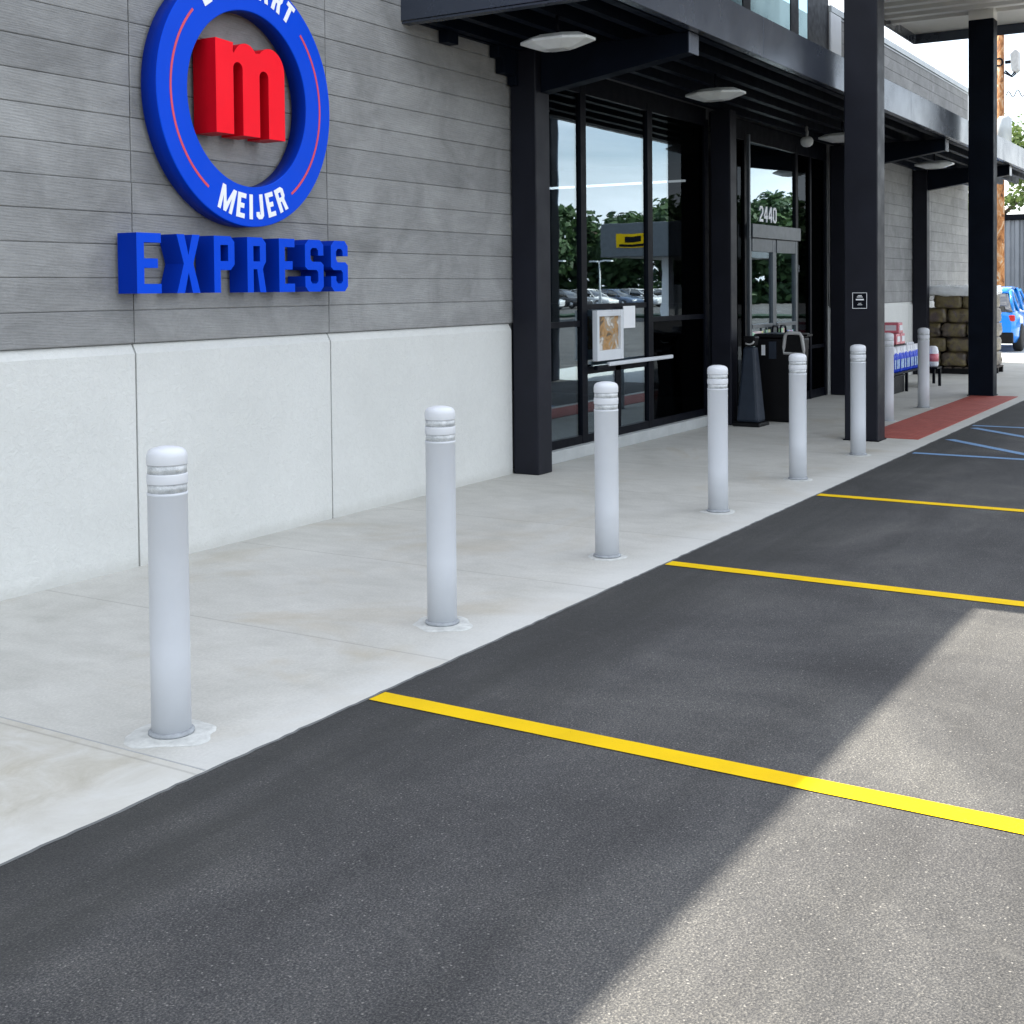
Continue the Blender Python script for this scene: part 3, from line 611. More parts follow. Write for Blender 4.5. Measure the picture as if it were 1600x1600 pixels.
for ch, a, wd in (('E', -34, .072), ('A', 11.5, .095), ('R', 22.5, .082), ('T', 32, .078), ('M', -1.0, .125)):
    a = R(a); rb = .617; tt = .029 if ch != 'M' else .026
    fn = lambda x, y, a=a, gw=wd: (RX+(rb*math.sin(a))+(x-gw/2)*math.cos(a)+y*math.sin(a), RZ+SZ*(rb*math.cos(a)-(x-gw/2)*math.sin(a)+y*math.cos(a)))
    build('letter', extrude2d(glyph(ch, wd, .132, tt, .018), .003, fn, yf-.0005), ['white_vinyl', 'white_vinyl'], S)
# red m
mx0, mw, mz0, mh = 5.562, .606, 2.535, .562
def arc(cx_, cz_, rx_, rz_, a0, a1, nn_=12): return [(cx_+rx_*math.cos(R(a0+(a1-a0)*i/nn_)), cz_+rz_*math.sin(R(a0+(a1-a0)*i/nn_))) for i in range(nn_+1)]
lg, sl_ = .148, .081
out_ = [(0, 0), (lg, 0)]
s1 = lg+sl_/2; s2 = lg+sl_+lg+sl_/2
out_ += [(lg, .40)] + arc(s1, .40, sl_/2, .040, 180, 0)[1:] + [(lg+sl_, 0), (2*lg+sl_, 0)]
out_ += [(2*lg+sl_, .375)] + arc(s2, .375, sl_/2, .040, 180, 0)[1:] + [(2*lg+2*sl_, 0), (mw, 0)]
out_ += [(mw, .42)] + arc(.475, .42, .131, .142, 0, 135)[1:]
out_ += arc(.258, .42, .118, .142, 42, 150) + [(.145, .50), (.150, .553), (0, .562)]
t = thing('red_letter_m', (5.86, 0, 2.535), 'thick red raised lower-case m inside the blue ring', 'sign letter')
build('letter_body', extrude2d([out_], .185, lambda x, y: (mx0+x, mz0+y), yb), ['red_face', 'red_side'], t)
lets = [('E', 4.958, 5.139), ('X', 5.258, 5.442), ('P', 5.557, 5.730), ('R', 5.842, 6.009), ('E', 6.131, 6.280), ('S', 6.382, 6.567), ('S', 6.645, 6.823)]
labs = ['tall blue raised wall letter E below the ring, first of the row', 'blue raised wall letter X below the ring sign', 'blue raised wall letter P below the ring sign', 'blue raised wall letter R below the ring sign', 'blue raised wall letter E between the R and the S', 'blue raised wall letter S beside the E, first of the pair', 'blue raised wall letter S at the row\'s far right end']
for (ch, a, b_), lb in zip(lets, labs):
    wv_ = b_-a; bm = extrude2d(glyph(ch, wv_, .342, .054, .034), .152, lambda x, y, a=a: (a+x, 1.577+y), yb)
    o = build('wall_letter', bm, ['blue_face', 'blue_side'], loc=((a+b_)/2, yb, 1.577)); setp(o, lb, 'sign letter', 'raised blue letters under the ring')

# ------------------------------------------------------------------ bollards
def make_bollard(x, y, rr, hb, label, far=False):
    t = thing('bollard', (x, y, 0), label, 'bollard', 'grey bollards along the pavement')
    k = MB(); k.lathe([(rr, .0), (rr*.995, .3), (rr, hb-.172), (rr*1.02, hb-.170), (rr*1.02, hb-.162), (rr*.95, hb-.160)], (x, y, 0), 56); build('sleeve', k, 'bollard', t)
    k = MB(); k.lathe([(rr*.978, hb-.162), (rr*.978, hb-.128)], (x, y, 0), 56); build('tape', k, 'tape', t)
    k = MB(); k.lathe([(rr*.92, hb-.131), (rr*1.01, hb-.130), (rr*1.02, hb-.127), (rr*1.02, hb-.097), (rr*1.01, hb-.094), (rr*.92, hb-.093)], (x, y, 0), 56); build('band', k, 'bollard_lip', t)
    k = MB(); k.lathe([(rr*.978, hb-.095), (rr*.978, hb-.060)], (x, y, 0), 56); build('tape', k, 'tape', t)
    k = MB(); prof = [(rr*.95, hb-.063), (rr*1.01, hb-.062), (rr*1.02, hb-.059), (rr*1.02, hb-.034), (rr*1.0, hb-.024), (rr*.92, hb-.013), (rr*.75, hb-.005), (rr*.4, hb+.001), (0, hb+.003)]
    k.lathe(prof, (x, y, 0), 56); build('cap', k, 'bollard_lip', t)
    k = MB(); bm = k.bm; rnd = random.Random(int(x*100)); N = 48
    c0 = bm.verts.new((x, y, .006)); r1 = []; r2_ = []
    for i in range(N):
        a = 2*math.pi*i/N; q = rr*((2.15 if x < 5.5 else 1.7)+(.7 if x < 5.5 else .35)*mnoise.noise(Vector((math.cos(a)*1.1+x*3, math.sin(a)*1.1, 2)))+.12*mnoise.noise(Vector((math.cos(a)*4+x, math.sin(a)*4, 5))))
        r1.append(bm.verts.new((x+(q-.015)*math.cos(a), y+(q-.015)*math.sin(a), .004))); r2_.append(bm.verts.new((x+q*math.cos(a), y+q*math.sin(a), .0005)))
    for i in range(N):
        bm.faces.new([c0, r1[i], r1[(i+1) % N]]); bm.faces.new([r1[i], r2_[i], r2_[(i+1) % N], r1[(i+1) % N]])
    build('grout_pad', k, 'grout', t)
    k = MB(); k.lathe([(rr*1.16, .006), (rr*1.15, .014), (rr*1.01, .020)], (x, y, 0), 40); build('seal_ring', k, 'ring_dark', t)
    return t
bl = ['nearest grey bollard, in front of the pale base wall under the blue wall letters', 'second nearest grey bollard, before the plain pale wall left of the entrance', 'grey bollard in front of the framed poster and push bar', 'grey bollard between the framed poster and the slate ash urn', 'grey bollard in front of the black litter bin', 'grey bollard just in front of the near big column']
for i in range(6): make_bollard(3.2076+1.7121*i, -2.2511, .0705, 1.0328, bl[i])
make_bollard(14.86, -1.70, .072, 1.03, 'shaded grey bollard directly behind the near big column, beside the jug rack')
make_bollard(16.69, -1.675, .072, 1.03, 'shaded grey bollard by the red strip between the jug rack and the far big column')

# ------------------------------------------------------------------ ash urn and bin
t = thing('ash_urn', (13.72, -.46, 0), 'tall slate ash urn tapering upward with black foot beside the entrance', 'ash urn')
def frust(k, x, y, z0, z1, a0, b0, a1, b1):
    v = [(x-a0, y-b0, z0), (x+a0, y-b0, z0), (x+a0, y+b0, z0), (x-a0, y+b0, z0)]; w_ = [(x-a1, y-b1, z1), (x+a1, y-b1, z1), (x+a1, y+b1, z1), (x-a1, y+b1, z1)]
    V = [k.bm.verts.new(p) for p in v]; W = [k.bm.verts.new(p) for p in w_]
    k.bm.faces.new(V[::-1]); k.bm.faces.new(W)
    for i in range(4): k.bm.faces.new([V[i], V[(i+1) % 4], W[(i+1) % 4], W[i]])
k = MB(); frust(k, 13.72, -.46, 0, .045, .17, .165, .165, .16); build('foot', k, 'black_plastic', t, .012)
k = MB(); frust(k, 13.72, -.46, .045, .90, .125, .135, .065, .07); build('body', k, 'slate_plastic', t, .03)
k = MB(); frust(k, 13.72, -.46, .905, 1.02, .06, .068, .075, .08); build('head', k, 'black_plastic', t, .02)
k = MB(); k.tube([(13.64, -.53, .965), (13.635, -.52, .945), (13.632, -.49, .93), (13.632, -.46, .93), (13.635, -.43, .94)], .010, 8); build('opening_rim', k, 'grey_plastic', t)
t = thing('litter_bin', (14.4, -.60, 0), 'black waste bin with white sticker and pale framed flap beside the slate ash urn', 'litter bin')
k = MB(); frust(k, 14.4, -.59, .0, .98, .21, .215, .25, .255); build('body', k, 'black_plastic', t, .03)
k = MB(); frust(k, 14.4, -.59, .985, 1.03, .262, .266, .25, .25); build('rim', k, 'black_plastic', t, .012)
k = MB(); frust(k, 14.42, -.79, 1.0, 1.02, .10, .13, .10, .13)
build('lid_plate', k, 'black_plastic', t)
lp = [(14.17, -.90, .80), (14.145, -.90, .86), (14.13, -.885, 1.0), (14.13, -.86, 1.04), (14.13, -.72, 1.045), (14.13, -.69, 1.02), (14.145, -.665, .88), (14.17, -.66, .81)]
lp = [(a, b_-.035, c) for a, b_, c in lp]
k = MB(); k.tube(lp, .021, 8, closed=True); build('flap_frame', k, 'grey_plastic', t)
k = MB(); k.prism([(14.15, -.92, .82), (14.142, -.905, 1.02), (14.142, -.735, 1.025), (14.15, -.71, .83)], (.02, 0, 0)); build('flap', k, 'black_plastic', t)
k = MB(); k.box((14.144, -.475, .78), (14.149, -.43, .90)); build('sticker', k, 'white_vinyl', t)
k = MB(); k.box((14.144, -.61, .74), (14.149, -.52, .94)); build('label_plate', k, 'slate_plastic', t)

# ------------------------------------------------------------------ jug rack
t = thing('display_rack', (19.6, -.62, 0), 'black two-tier display rack of fluid jugs under the canopy by the wall', 'rack')
k = MB(); k.box((18.30, -.86, .28), (20.9, -.40, .31)); build('shelf', k, 'black', t, .003)
k = MB(); k.box((18.30, -.38, .60), (20.9, -.15, .62)); build('shelf', k, 'black', t, .003)
for x in (18.32, 19.15, 20.0, 20.86):
    for y0, zt in ((-.84, .28), (-.18, .60)):
        boxp('leg', (x-.02, y0-.02, .0), (x+.02, y0+.02, zt), 'black', t)
def jug_parts(t, x, y, z, bm_, cm, lm, h=.29, rx=.085, ry=.052):
    k = MB(); k.lathe([(.9, 0), (1, .02*h/.29), (1, h*.60), (.9, h*.70), (.45, h*.82), (.34, h*.86), (.34, h*.93)], (x, y, z), 16, 1, 1)
    for v in k.bm.verts: v.co.x = x+(v.co.x-x)*ry; v.co.y = y+(v.co.y-y)*rx
    build('body', k, bm_, t)
    k = MB(); k.lathe([(.060, h*.66), (.052, h*.76), (.036, h*.86), (.034, h*1.0), (.025, h*1.01)], (x, y, z), 14); build('cap', k, cm, t)
    k = MB(); k.box((x-ry-.002, y-rx*.55, z+h*.15), (x-ry*.93, y+rx*.55, z+h*.52)); k.box((x-ry*.55, y-rx-.002, z+h*.15), (x+ry*.55, y-rx*.93, z+h*.52)); build('label', k, lm, t)
M['jug_blue'] = simple('blue_fluid_jug', (.012, .06, .62), .25); M['jug_red'] = simple('red_fluid_jug', (.60, .16, .20), .3); M['jug_label'] = simple('jug_label', (.35, .5, .85), .5, 0, .5, 30); M['jug_white'] = simple('white_jug_shoulder', (.72, .74, .78), .4)
M['label_cream'] = simple('cream_label', (.60, .58, .40), .5, 0, .2, 30)
proto = thing('fluid_jug', (18.42, -.75, .31), 'blue jug with pale label and white cap on the rack', 'jug', 'blue jugs on the rack'); jug_parts(proto, 18.42, -.75, .31, 'jug_blue', 'jug_white', 'jug_label', h=.36)
for i in range(1, 22): copy_tree(proto, (18.42+i*.113, -.75+random.uniform(-.01, .01), .31))
for i in range(20): copy_tree(proto, (18.45+i*.118, -.53+random.uniform(-.01, .01), .31))
p2 = thing('red_jug', (18.40, -.28, .62), 'red jug with pale label standing on the rack\'s upper tier', 'jug', 'red jugs on the rack'); jug_parts(p2, 18.40, -.28, .62, 'jug_red', 'jug_white', 'jug_white')
for i in range(1, 10): copy_tree(p2, (18.40+i*.122, -.28+random.uniform(-.01, .01), .62))
p3 = thing('red_carton', (19.35, -.62, .70), 'pink and red carton at the lower right of the carton stack on the rack', 'carton', 'red cartons on the rack')
k = MB(); frust(k, 19.35, -.62, .70, .86, .12, .12, .115, .115); build('box', k, 'jug_red', p3, .01); k = MB(); k.box((19.227, -.70, .74), (19.232, -.54, .82)); k.box((19.27, -.744, .74), (19.43, -.738, .82)); build('label', k, 'jug_white', p3)
for x, z, lb in ((19.09, .70, 'pink and red carton at the lower left of the carton stack on the rack'), (19.22, .865, 'pink and red carton on top of the carton stack on the rack')):
    c_ = copy_tree(p3, (x, -.62, z)); c_['label'] = lb
boxp('upper_tray', (18.45, -.75, .68), (19.5, -.42, .697), 'black', t)
q = MB(); q.box((18.5, -.82, .002), (19.1, -.45, .24)); q.box((18.48, -.84, .24), (19.12, -.43, .262)); setp(build('storage_crate', q, 'black_plastic', loc=(18.8, -.6, 0), bevel=.008), 'black lidded crate on the ground under the jug rack', 'crate')
p4 = thing('red_white_drum', (20.28, -.96, .31), 'red and white rounded container at the rack\'s far end', 'container')
k = MB(); k.lathe([(.075, 0), (.085, .03), (.085, .24), (.07, .30), (.04, .32), (0, .32)], (20.28, -.96, .31), 20); build('body', k, 'jug_white', p4); k = MB(); k.lathe([(.087, .08), (.087, .2)], (20.28, -.96, .31), 20); build('label', k, 'jug_red', p4)
boxp('side_tray', (20.13, -1.06, .28), (20.43, -.865, .307), 'black', t); boxp('leg', (20.38, -1.055, 0), (20.42, -1.015, .28), 'black', t)

# ------------------------------------------------------------------ mulch bags on a pallet
M['bag'] = None
n = NT('printed_mulch_bag'); at = n.noise(3.0, 5, .65, .8); n.col(n.mix(.7, n.ramp(at, [(.32, (.03, .022, .02)), (.46, (.10, .078, .06)), (.55, (.15, .12, .05)), (.66, (.10, .075, .075)), (.8, (.30, .26, .22))]), n.ramp(n.noise(22, 4, .7), [(.3, .7), (.7, 1.3)]), 'MULTIPLY')); n.rough(.4); n.bump(n.noise(14, 5, .7), .5, .03); M['bag'] = n.m
M['wrap'] = simple('white_plastic_wrap', (.72, .74, .75), .25, 0, .08, 5, .4, bsc=9)
M['wood'] = simple('pallet_wood', (.07, .055, .045), .85, 0, .3, 9, .3)
t = thing('pallet', (23.7, -.72, 0), 'dark wooden pallet under the stacked brown bags', 'pallet')
for i in range(7): boxp('deck_board', (23.2, -1.30+i*.175, .10), (24.2, -1.30+i*.175+.12, .122), 'wood', t)
for x in (23.22, 23.66, 24.10): boxp('bearer', (x, -1.30, .0), (x+.08, -.13, .10), 'black_plastic', t)
def bag(x0, x1, y0, y1, z0, z1, seed):
    bm = bmesh.new(); bmesh.ops.create_cube(bm, size=2); bmesh.ops.subdivide_edges(bm, edges=bm.edges[:], cuts=7, use_grid_fill=True)
    for v in bm.verts:
        p = v.co.copy(); e = 1-.05*(abs(p.x)**8+abs(p.y)**8)/2; s_ = Vector((p.x*(1-.04*p.z*p.z), p.y*(1-.04*p.z*p.z), p.z*(1-.20*max(abs(p.x)**8, abs(p.y)**8))))*e
        nn_ = mnoise.noise(Vector((p.x*2.2+seed, p.y*2.2, p.z*2.2)))*.07
        s_ *= 1+nn_
        v.co = Vector(((x0+x1)/2+s_.x*(x1-x0)/2, (y0+y1)/2+s_.y*(y1-y0)/2, (z0+z1)/2+s_.z*(z1-z0)/2))
    return bm
bid = 0; names_ = ['bottom', 'second', 'third', 'fourth', 'top']
for r_ in range(5):
    z0 = .125+r_*.258
    cuts = [(-1.30, -.86), (-.85, -.42), (-.41, -.03)] if r_ % 2 == 0 else [(-1.28, -1.02), (-1.01, -.52), (-.51, -.05)]
    if r_ == 4: cuts = [(-1.27, -.78), (-.775, -.28)]
    side = ['outer', 'middle', 'wall-side']
    for j, (a, b_) in enumerate(cuts):
        bid += 1
        o = build('mulch_bag', bag(23.19+random.uniform(-.02, .03), 24.15, a, b_, z0-.006, z0+.272, bid*3.1), 'bag', loc=(23.67, (a+b_)/2, z0), smooth=True)
        setp(o, 'brown printed bag in the %s layer of the pallet stack, the %s one' % (names_[r_], side[j]), 'bag', 'brown bags stacked on the pallet')
bm = bag(23.12, 24.2, -1.31, -.02, 1.38, 1.56, 77)
for v in bm.verts:
    v.co.z += .05*mnoise.noise(Vector((v.co.x*3, v.co.y*5, 1)))+(.0 if v.co.z > 1.42 else -.03*abs(mnoise.noise(Vector((v.co.x*6, v.co.y*9, 4)))))
setp(build('plastic_wrap', bm, 'wrap', loc=(23.7, -.7, 1.36), smooth=True), 'crumpled white plastic wrap on top of the bag stack', 'plastic wrap')

# ------------------------------------------------------------------ cars
def car_mats(c, key):
    n = NT(key); n.col(n.ramp(n.noise(2, 3), [(.3, tuple(x*.97 for x in c)), (.7, c)])); n.rough(.25); n.b.inputs['Coat Weight'].default_value = .8; n.b.inputs['Coat Roughness'].default_value = .04; M[key] = n.m
def loft(k, secs):
    rings = [[k.bm.verts.new(p) for p in s_] for s_ in secs]; n_ = len(rings[0])
    for A, B_ in zip(rings[:-1], rings[1:]):
        for i in range(n_): F = k.bm.faces.new([A[i], A[(i+1) % n_], B_[(i+1) % n_], B_[i]]); F.smooth = True
    k.bm.faces.new(rings[0][::-1]); k.bm.faces.new(rings[-1])
M['tyre'] = simple('tyre_rubber', (.012, .012, .013), .8); M['rim'] = simple('wheel_alloy', (.45, .46, .48), .3, .7); M['tail'] = simple('tail_lamp', (.45, .02, .02), .2); M['headl'] = simple('head_lamp', (.7, .72, .75), .1)
def make_car(loc, rot, mat, label, group=None, hgt=1.5, name='parked_car'):
    t = thing(name, (0, 0, 0), label, 'car', group)
    L_, hw = 4.2, .88
    def sec(x, w_, zb, zt): return [(x, -w_*.92, zb), (x, -w_, zb+.15), (x, -w_, zt-.18), (x, -w_*.93, zt-.05), (x, -w_*.80, zt), (x, w_*.80, zt), (x, w_*.93, zt-.05), (x, w_, zt-.18), (x, w_, zb+.15), (x, w_*.92, zb)]
    k = MB(); loft(k, [sec(0, hw*.86, .36, .86), sec(.10, hw*.95, .24, .98), (sec(.5, hw, .20, 1.0)), sec(1.6, hw, .18, .96), sec(2.9, hw, .18, .93), sec(3.5, hw*.99, .19, .84), sec(3.95, hw*.93, .22, .72), sec(4.18, hw*.75, .32, .60)])
    body = build('body', k, mat, t)
    def cs(x, w0, w1, z0, z1): return [(x, -w0, z0), (x, -w1, z1-.03), (x, -w1*.86, z1), (x, w1*.86, z1), (x, w1, z1-.03), (x, w0, z0)]
    k = MB(); loft(k, [cs(.06, .78, .76, .93, .99), cs(.34, .80, .66, .95, hgt-.10), cs(.62, .81, .64, .95, hgt-.02), cs(1.5, .82, .66, .92, hgt-.0), cs(2.1, .82, .64, .9, hgt-.06), cs(2.95, .80, .76, .86, .93)]); cabin = build('window_glass', k, 'car_glass', t)
    k = MB(); loft(k, [[(x, -w_, z-.02), (x, -w_*.9, z+.015), (x, w_*.9, z+.015), (x, w_, z-.02)] for x, w_, z in ((.32, .66, hgt-.11), (.62, .665, hgt-.01), (1.5, .675, hgt+.01), (2.08, .655, hgt-.05))]); build('roof', k, mat, t)
    for s_ in (-1, 1):
        for pts in ([(.08, .79, .95), (.36, .685, hgt-.09)], [(1.45, .825, .94), (1.45, .675, hgt-.01)], [(2.96, .80, .88), (2.1, .665, hgt-.06)], [(.7, .825, .95), (.45, .685, hgt-.06)]):
            k = MB(); k.tube([(a, b_*s_, c) for a, b_, c in pts], .035, 6); build('pillar', k, mat, t)
    for x in (.78, 3.35):
        for s_ in (-1, 1):
            w_ = build('wheel', MB(), 'tyre', t) if False else None
            k = MB(); k.lathe([(.20, -.10), (.30, -.10), (.325, -.07), (.325, .07), (.30, .10), (.20, .10)], (0, 0, 0), 28)
            mt_ = Matrix.Rotation(R(90), 4, 'X'); bmesh.ops.transform(k.bm, matrix=mt_, verts=k.bm.verts[:]); bmesh.ops.translate(k.bm, verts=k.bm.verts[:], vec=(x, s_*(hw-.07), .325)); w_ = build('wheel', k, 'tyre', t)
            k = MB(); k.lathe([(.05, .0), (.20, .02), (.21, .045), (.03, .05), (0, .05)], (0, 0, 0), 20); bmesh.ops.transform(k.bm, matrix=Matrix.Rotation(R(90)*(-s_)*-1 if s_ < 0 else R(-90), 4, 'X'), verts=k.bm.verts[:]); bmesh.ops.translate(k.bm, verts=k.bm.verts[:], vec=(x, s_*(hw+.0), .325)); build('rim', k, 'rim', w_)
    for s_ in (-1, 1):
        k = MB(); k.box((.0, s_*.70, .72), (.10, s_*.83, .86)); build('tail_light', k, 'tail', t, .02); k = MB(); k.box((4.02, s_*.48, .56), (4.12, s_*.74, .68)); build('headlight', k, 'headl', t, .02)
        k = MB(); frust(k, 2.55, s_*.93, .92, 1.04, .07, .06, .06, .05); build('mirror', k, mat, t, .015)
    k = MB(); k.box((-.03, -.80, .20), (.08, .80, .46)); build('bumper', k, 'black_plastic', t, .03)
    k = MB(); k.box((-.012, -.24, .62), (.012, .24, .74)); build('number_plate', k, 'white_vinyl', t)
    t.location = loc; t.rotation_euler = (0, 0, rot); return t
car_mats((.0, .22, .75), 'car_blue'); car_mats((.55, .56, .58), 'car_silver'); car_mats((.03, .03, .035), 'car_black'); car_mats((.7, .7, .7), 'car_white'); car_mats((.05, .08, .14), 'car_navy')
make_car((31.0, .52, 0), R(2), 'car_blue', 'bright blue hatchback parked beyond the far big column')
# car park behind the camera, mirrored in the shop glass
cs_ = [('car_silver', 'silver hatchback'), ('car_black', 'black hatchback'), ('car_white', 'white hatchback'), ('car_navy', 'dark blue hatchback'), ('car_silver', 'silver hatchback'), ('car_white', 'white hatchback')]
pl = ['first of the row', 'second of the row', 'between black and dark blue cars', 'the only dark blue one', 'next to the dark blue car', 'last of the row']
for i, (cm, cn) in enumerate(cs_): make_car((84+i*2.9, -45+i*.8, 0), R(100), cm, cn+' parked across the lot, '+pl[i], 'cars in the far car park row')

# ------------------------------------------------------------------ utility pole, cables, flood light
n = NT('weathered_pole'); n.col(n.ramp(n.noise(6, 5, .7, 1.0, sc=(1, 1, .5)), [(.36, (.05, .025, .012)), (.45, (.26, .10, .03)), (.55, (.40, .19, .07)), (.64, (.42, .36, .28))])); n.rough(.9); n.bump(n.noise(12, 5, .7, sc=(1, 1, .2)), .6, .03); M['pole'] = n.m
PX, PY = 40.2, 1.69
t = thing('utility_pole', (PX, PY, 0), 'rusty brown wooden utility pole behind the far big column', 'pole')
k = MB(); k.tube([(PX, PY, 0), (PX, PY, 4), (PX+.02, PY, 9.6)], [.14, .125, .105], 16); build('shaft', k, 'pole', t)
k = MB(); k.lathe([(.20, 5.75), (.20, 6.5), (.14, 6.58), (0, 6.6)], (PX-.1, PY-.14, 0), 18); build('transformer', k, 'cap', t)
k = MB(); k.tube([(PX-.12, PY+.02+.11*math.cos(a), 8.2+.11*math.sin(a)) for a in [R(q*30) for q in range(12)]], .028, 6, closed=True); build('insulator_ring', k, 'black', t); k = MB(); k.tube([(PX, PY-.1, 7.9), (PX, PY-.34, 7.75), (PX, PY-.45, 7.85)], .025, 6); build('wire_arm', k, 'black', t); k = MB(); k.tube([(PX, PY-.12, 6.2), (PX, PY-.26, 6.35), (PX, PY-.30, 6.5)], .04, 6); build('fuse_arm', k, 'black', t)
t = thing('flood_light', (PX, 1.30, 8.2), 'grey floodlight panel on a bracket at the utility pole', 'floodlight')
k = MB(); k.prism([(PX-.1, 1.36, 7.92), (PX-.1, 1.40, 8.42), (PX-.1, 1.26, 8.55), (PX-.1, 1.18, 8.50), (PX-.1, 1.17, 7.95), (PX-.1, 1.24, 7.88)], (.4, 0, 0)); build('housing', k, 'grey_plastic', t, .02)
k = MB(); k.tube([(PX, 1.40, 8.2), (PX, 1.55, 8.2)], .05, 8); k.tube([(PX, 1.27, 7.9), (PX, 1.38, 7.78), (PX, 1.55, 7.95)], .03, 6); build('bracket', k, 'black', t)
k = MB(); pts = []
for i in range(120):
    a = i*.55; pts.append((PX+.1+.02*i*.3, PY-.15-i*.022, 7.22+.05*math.sin(i*.11)+.10*math.sin(a)+.0006*i)); 
k.tube(pts, .014, 5); setp(build('coiled_cable', k, 'black', loc=(PX, PY-.2, 7.2)), 'looped dark cable running right from the utility pole against the sky', 'cable')
k = MB(); k.tube([(PX+.1, PY-.35, 5.4), (PX+1.4, -1.0, 3.2)], .03, 6); setp(build('guy_wire', k, 'black', loc=(PX+1.4, -1.0, 3.2)), 'dark stay wire slanting down right of the utility pole', 'wire')
# corrugated shed
t = thing('corrugated_shed', (50, 0, 0), 'grey corrugated metal shed with dark eaves behind the blue car', 'shed')
n = NT('grey_corrugated_metal'); n.col(n.ramp(n.noise(1.5, 4), [(.3, (.20, .22, .245)), (.7, (.26, .28, .31))])); n.rough(.5); n.met(.2); M['corr'] = n.m
k = MB(); y = -3.0
while y < 8:
    k.prism([(50, y, 0), (49.93, y+.05, 0), (49.93, y+.17, 0), (50, y+.22, 0)], (0, 0, 3.95)); y += .32
k.box((50.0, -3, 0), (56, 8, 3.95)); build('wall', k, 'corr', t)
boxp('eaves', (49.8, 2.62, 3.97), (56.2, 8.2, 4.16), 'black', t); boxp('roof', (49.9, -3.1, 3.97), (56.2, 2.6, 4.7), 'frame_grey', t); boxp('corner_trim', (49.86, 2.45, 0), (49.92, 2.62, 3.95), 'frame_grey', t)

# ------------------------------------------------------------------ trees
def leaf_mat(key, dark, light):
    n = NT(key); at = n.n('ShaderNodeAttribute'); at.attribute_name = 'rnd'
    n.col(n.ramp(at.outputs['Fac'], [(0, dark), (.5, tuple((a+b_)/2 for a, b_ in zip(dark, light))), (1, light)])); n.rough(.6); n.spec(.3)
    tr = n.n('ShaderNodeBsdfTranslucent'); n.l(n.t.nodes['Principled BSDF'].inputs['Base Color'].links[0].from_socket, tr.inputs[0]); ms = n.n('ShaderNodeMixShader'); ms.inputs[0].default_value = .3
    n.l(n.b.outputs[0], ms.inputs[1]); n.l(tr.outputs[0], ms.inputs[2]); n.l(ms.outputs[0], n.o.inputs[0]); M[key] = n.m
leaf_mat('leaf_pale', (.07, .12, .03), (.22, .30, .09)); leaf_mat('leaf_deep', (.020, .048, .022), (.065, .12, .042))
M['bark'] = simple('bark', (.10, .08, .06), .9, 0, .3, 8, .5)
def tree(x, y, h, rad, leaf, nclump, nleaf, ls, seed, label, group, gz=0):
    rn = random.Random(seed); t = thing('tree', (x, y, gz), label, 'tree', group)
    k = MB(); k.tube([(x, y, gz), (x+.1, y, gz+h*.3), (x-.05, y+.1, gz+h*.6), (x, y, gz+h*.88)], [h*.028, h*.022, h*.013, h*.004], 8)
    for i in range(7):
        a = i*.9+seed; z = h*(.32+.07*i); k.tube([(x, y, gz+z), (x+rad*.35*math.cos(a), y+rad*.35*math.sin(a), gz+z+h*.08), (x+rad*.7*math.cos(a), y+rad*.7*math.sin(a), gz+z+h*.17)], [h*.011, h*.007, h*.003], 6)
    build('trunk', k, 'bark', t)
    bm = bmesh.new(); lay = bm.faces.layers.float.new('rnd')
    for c in range(nclump):
        while True:
            p = Vector((rn.uniform(-1, 1), rn.uniform(-1, 1), rn.uniform(-1, 1)))
            if .25 < p.length < 1: break
        p = p.normalized()*p.length**.5
        cc = Vector((x+p.x*rad*.86, y+p.y*rad*.86, gz+h*.60+p.z*h*.36)); cr2 = rad*rn.uniform(.16, .34); tone = rn.random()
        for j in range(nleaf):
            d = Vector((rn.gauss(0, 1), rn.gauss(0, 1), rn.gauss(0, .8))).normalized()*cr2*rn.random()**.4
            q = cc+d; n1 = (d.normalized()+Vector((rn.uniform(-1, 1), rn.uniform(-1, 1), rn.uniform(-.3, 1.2)))).normalized()
            s1 = n1.orthogonal().normalized(); s2 = n1.cross(s1); a = rn.uniform(0, 6.28); e1 = (s1*math.cos(a)+s2*math.sin(a))*ls*rn.uniform(.6, 1.3); e2 = (s2*math.cos(a)-s1*math.sin(a))*ls*.55
            F = bm.faces.new([bm.verts.new(q-e1), bm.verts.new(q-e2), bm.verts.new(q+e1), bm.verts.new(q+e2)]); F[lay] = min(1, max(0, tone*.6+rn.random()*.4))
    org = ORG[t.name]; bmesh.ops.translate(bm, verts=bm.verts[:], vec=-org); me = bpy.data.meshes.new('crown'); bm.to_mesh(me); bm.free(); me.materials.append(M[leaf]); o = bpy.data.objects.new('crown', me); C.objects.link(o); o.parent = t
tree(62, 5.6, 9.0, 3.3, 'leaf_pale', 60, 130, .14, 3, 'pale green tree behind the corrugated shed, just right of the utility pole', 'trees beyond the shed')
tree(66, 1.0, 7.6, 3.4, 'leaf_pale', 50, 110, .14, 8, 'lower pale green tree behind the shed at the right edge', 'trees beyond the shed')
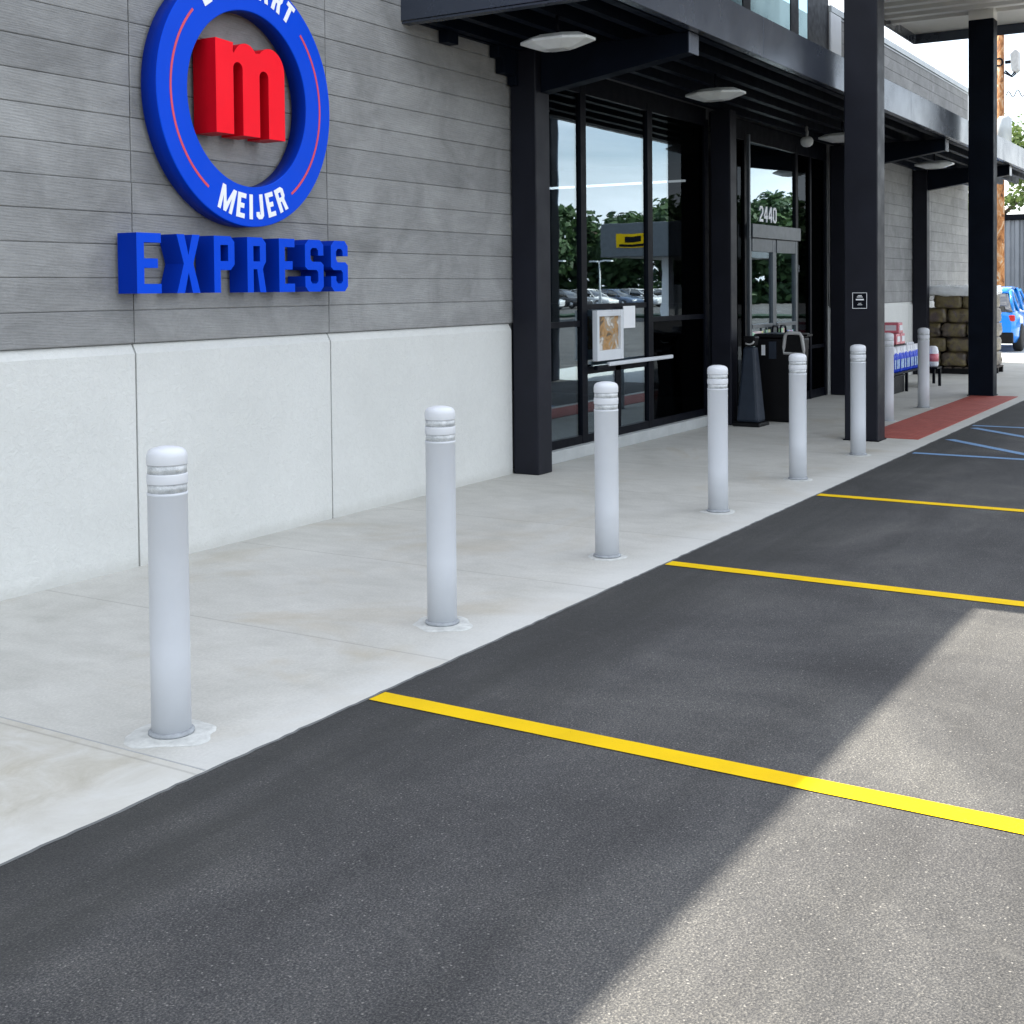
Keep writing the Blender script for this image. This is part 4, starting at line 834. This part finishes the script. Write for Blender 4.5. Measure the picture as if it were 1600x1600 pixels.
# tree belt across the lot
rt = [(96, -66, 11), (101, -60, 12), (100, -53, 9), (106, -55, 12.5), (108, -49, 10), (110, -45, 12), (113, -40, 9.5), (115, -36, 12.5), (117, -30, 10), (120, -24, 9.5), (92, -72, 12)]
for i, (x, y, h) in enumerate(rt): tree(x, y, h*.82, h*.42, 'leaf_deep', 60, 60, .45, 20+i, ['broad', 'tall', 'short', 'tall full', 'mid-height', 'dense tall', 'low round', 'tallest rounded', 'spreading', 'low', 'outermost tall'][i]+' dark green tree in the belt across the car park', 'trees across the car park')
n_ = bmesh.new(); lay = n_.faces.layers.float.new('rnd'); rn = random.Random(4)
for i in range(9000):
    tt = rn.random(); q = Vector((92+30*tt+rn.uniform(-3, 3), -78+56*tt+rn.uniform(-2, 2), rn.random()**1.3*(2.8+1.2*math.sin(tt*40)))); a = rn.uniform(0, 6.28)
    e1 = Vector((math.cos(a), math.sin(a), rn.uniform(-.5, .5)))*.4; e2 = Vector((-math.sin(a)*.4, math.cos(a)*.4, rn.uniform(.3, .9)))*.4
    F = n_.faces.new([n_.verts.new(q-e1), n_.verts.new(q-e2), n_.verts.new(q+e1), n_.verts.new(q+e2)]); F[lay] = rn.random()
me = bpy.data.meshes.new('undergrowth'); n_.to_mesh(me); n_.free(); me.materials.append(M['leaf_deep']); o = bpy.data.objects.new('undergrowth', me); C.objects.link(o); setp(o, 'dense undergrowth below the tree belt across the car park', 'undergrowth', kind='stuff')
k = MB(); k.box((60, -52, -.02), (64, -10, .12)); kindof(build('kerbed_verge', k, 'leaf_deep'), 'grass verge across the lot')
# lamp posts across the lot
for i, (x, y) in enumerate(((70.5, -38), (72.5, -35.2), (74, -32.6))):
    t = thing('lamp_post', (x, y, 0), 'white twin-arm lamp post in the car park mirrored in the glass, '+['left of the others', 'middle one of three', 'beside the filling station'][i], 'lamp post', 'lamp posts across the car park')
    k = MB(); k.tube([(x, y, 0), (x, y, 3.3)], [.09, .06], 10); build('post', k, 'trim_white', t)
    k = MB(); k.box((x-.15, y-.75, 3.28), (x+.15, y-.15, 3.38)); k.box((x-.15, y+.15, 3.28), (x+.15, y+.75, 3.38)); k.box((x-.04, y-.15, 3.3), (x+.04, y+.15, 3.36)); build('lamp_head', k, 'trim_white', t)
# filling station canopy across the lot
t = thing('filling_station', (58, -20, 0), 'dark filling station canopy with yellow sign mirrored in the entrance glass', 'filling station')
boxp('canopy_band', (53.4, -21.9, 3.0), (64, -17.2, 4.6), 'frame_grey', t, .03)
k = MB(); k.box((53.36, -21.1, 3.45), (53.398, -19.4, 4.1)); build('sign_panel', k, 'yellow', t)
k = MB(); k.box((53.33, -20.6, 3.72), (53.358, -19.8, 3.98)); k.box((53.33, -20.9, 3.5), (53.358, -19.6, 3.62)); build('sign_marks', k, 'black', t)
for x, y in ((55, -19.5), (61, -19.5)): boxp('support', (x, y, 0), (x+.4, y+.4, 3.0), 'trim_white', t)
for x in (55.9, 59.5): boxp('fuel_pump', (x, -19.6, 0), (x+.7, -19.1, 1.7), 'cap', t, .05)
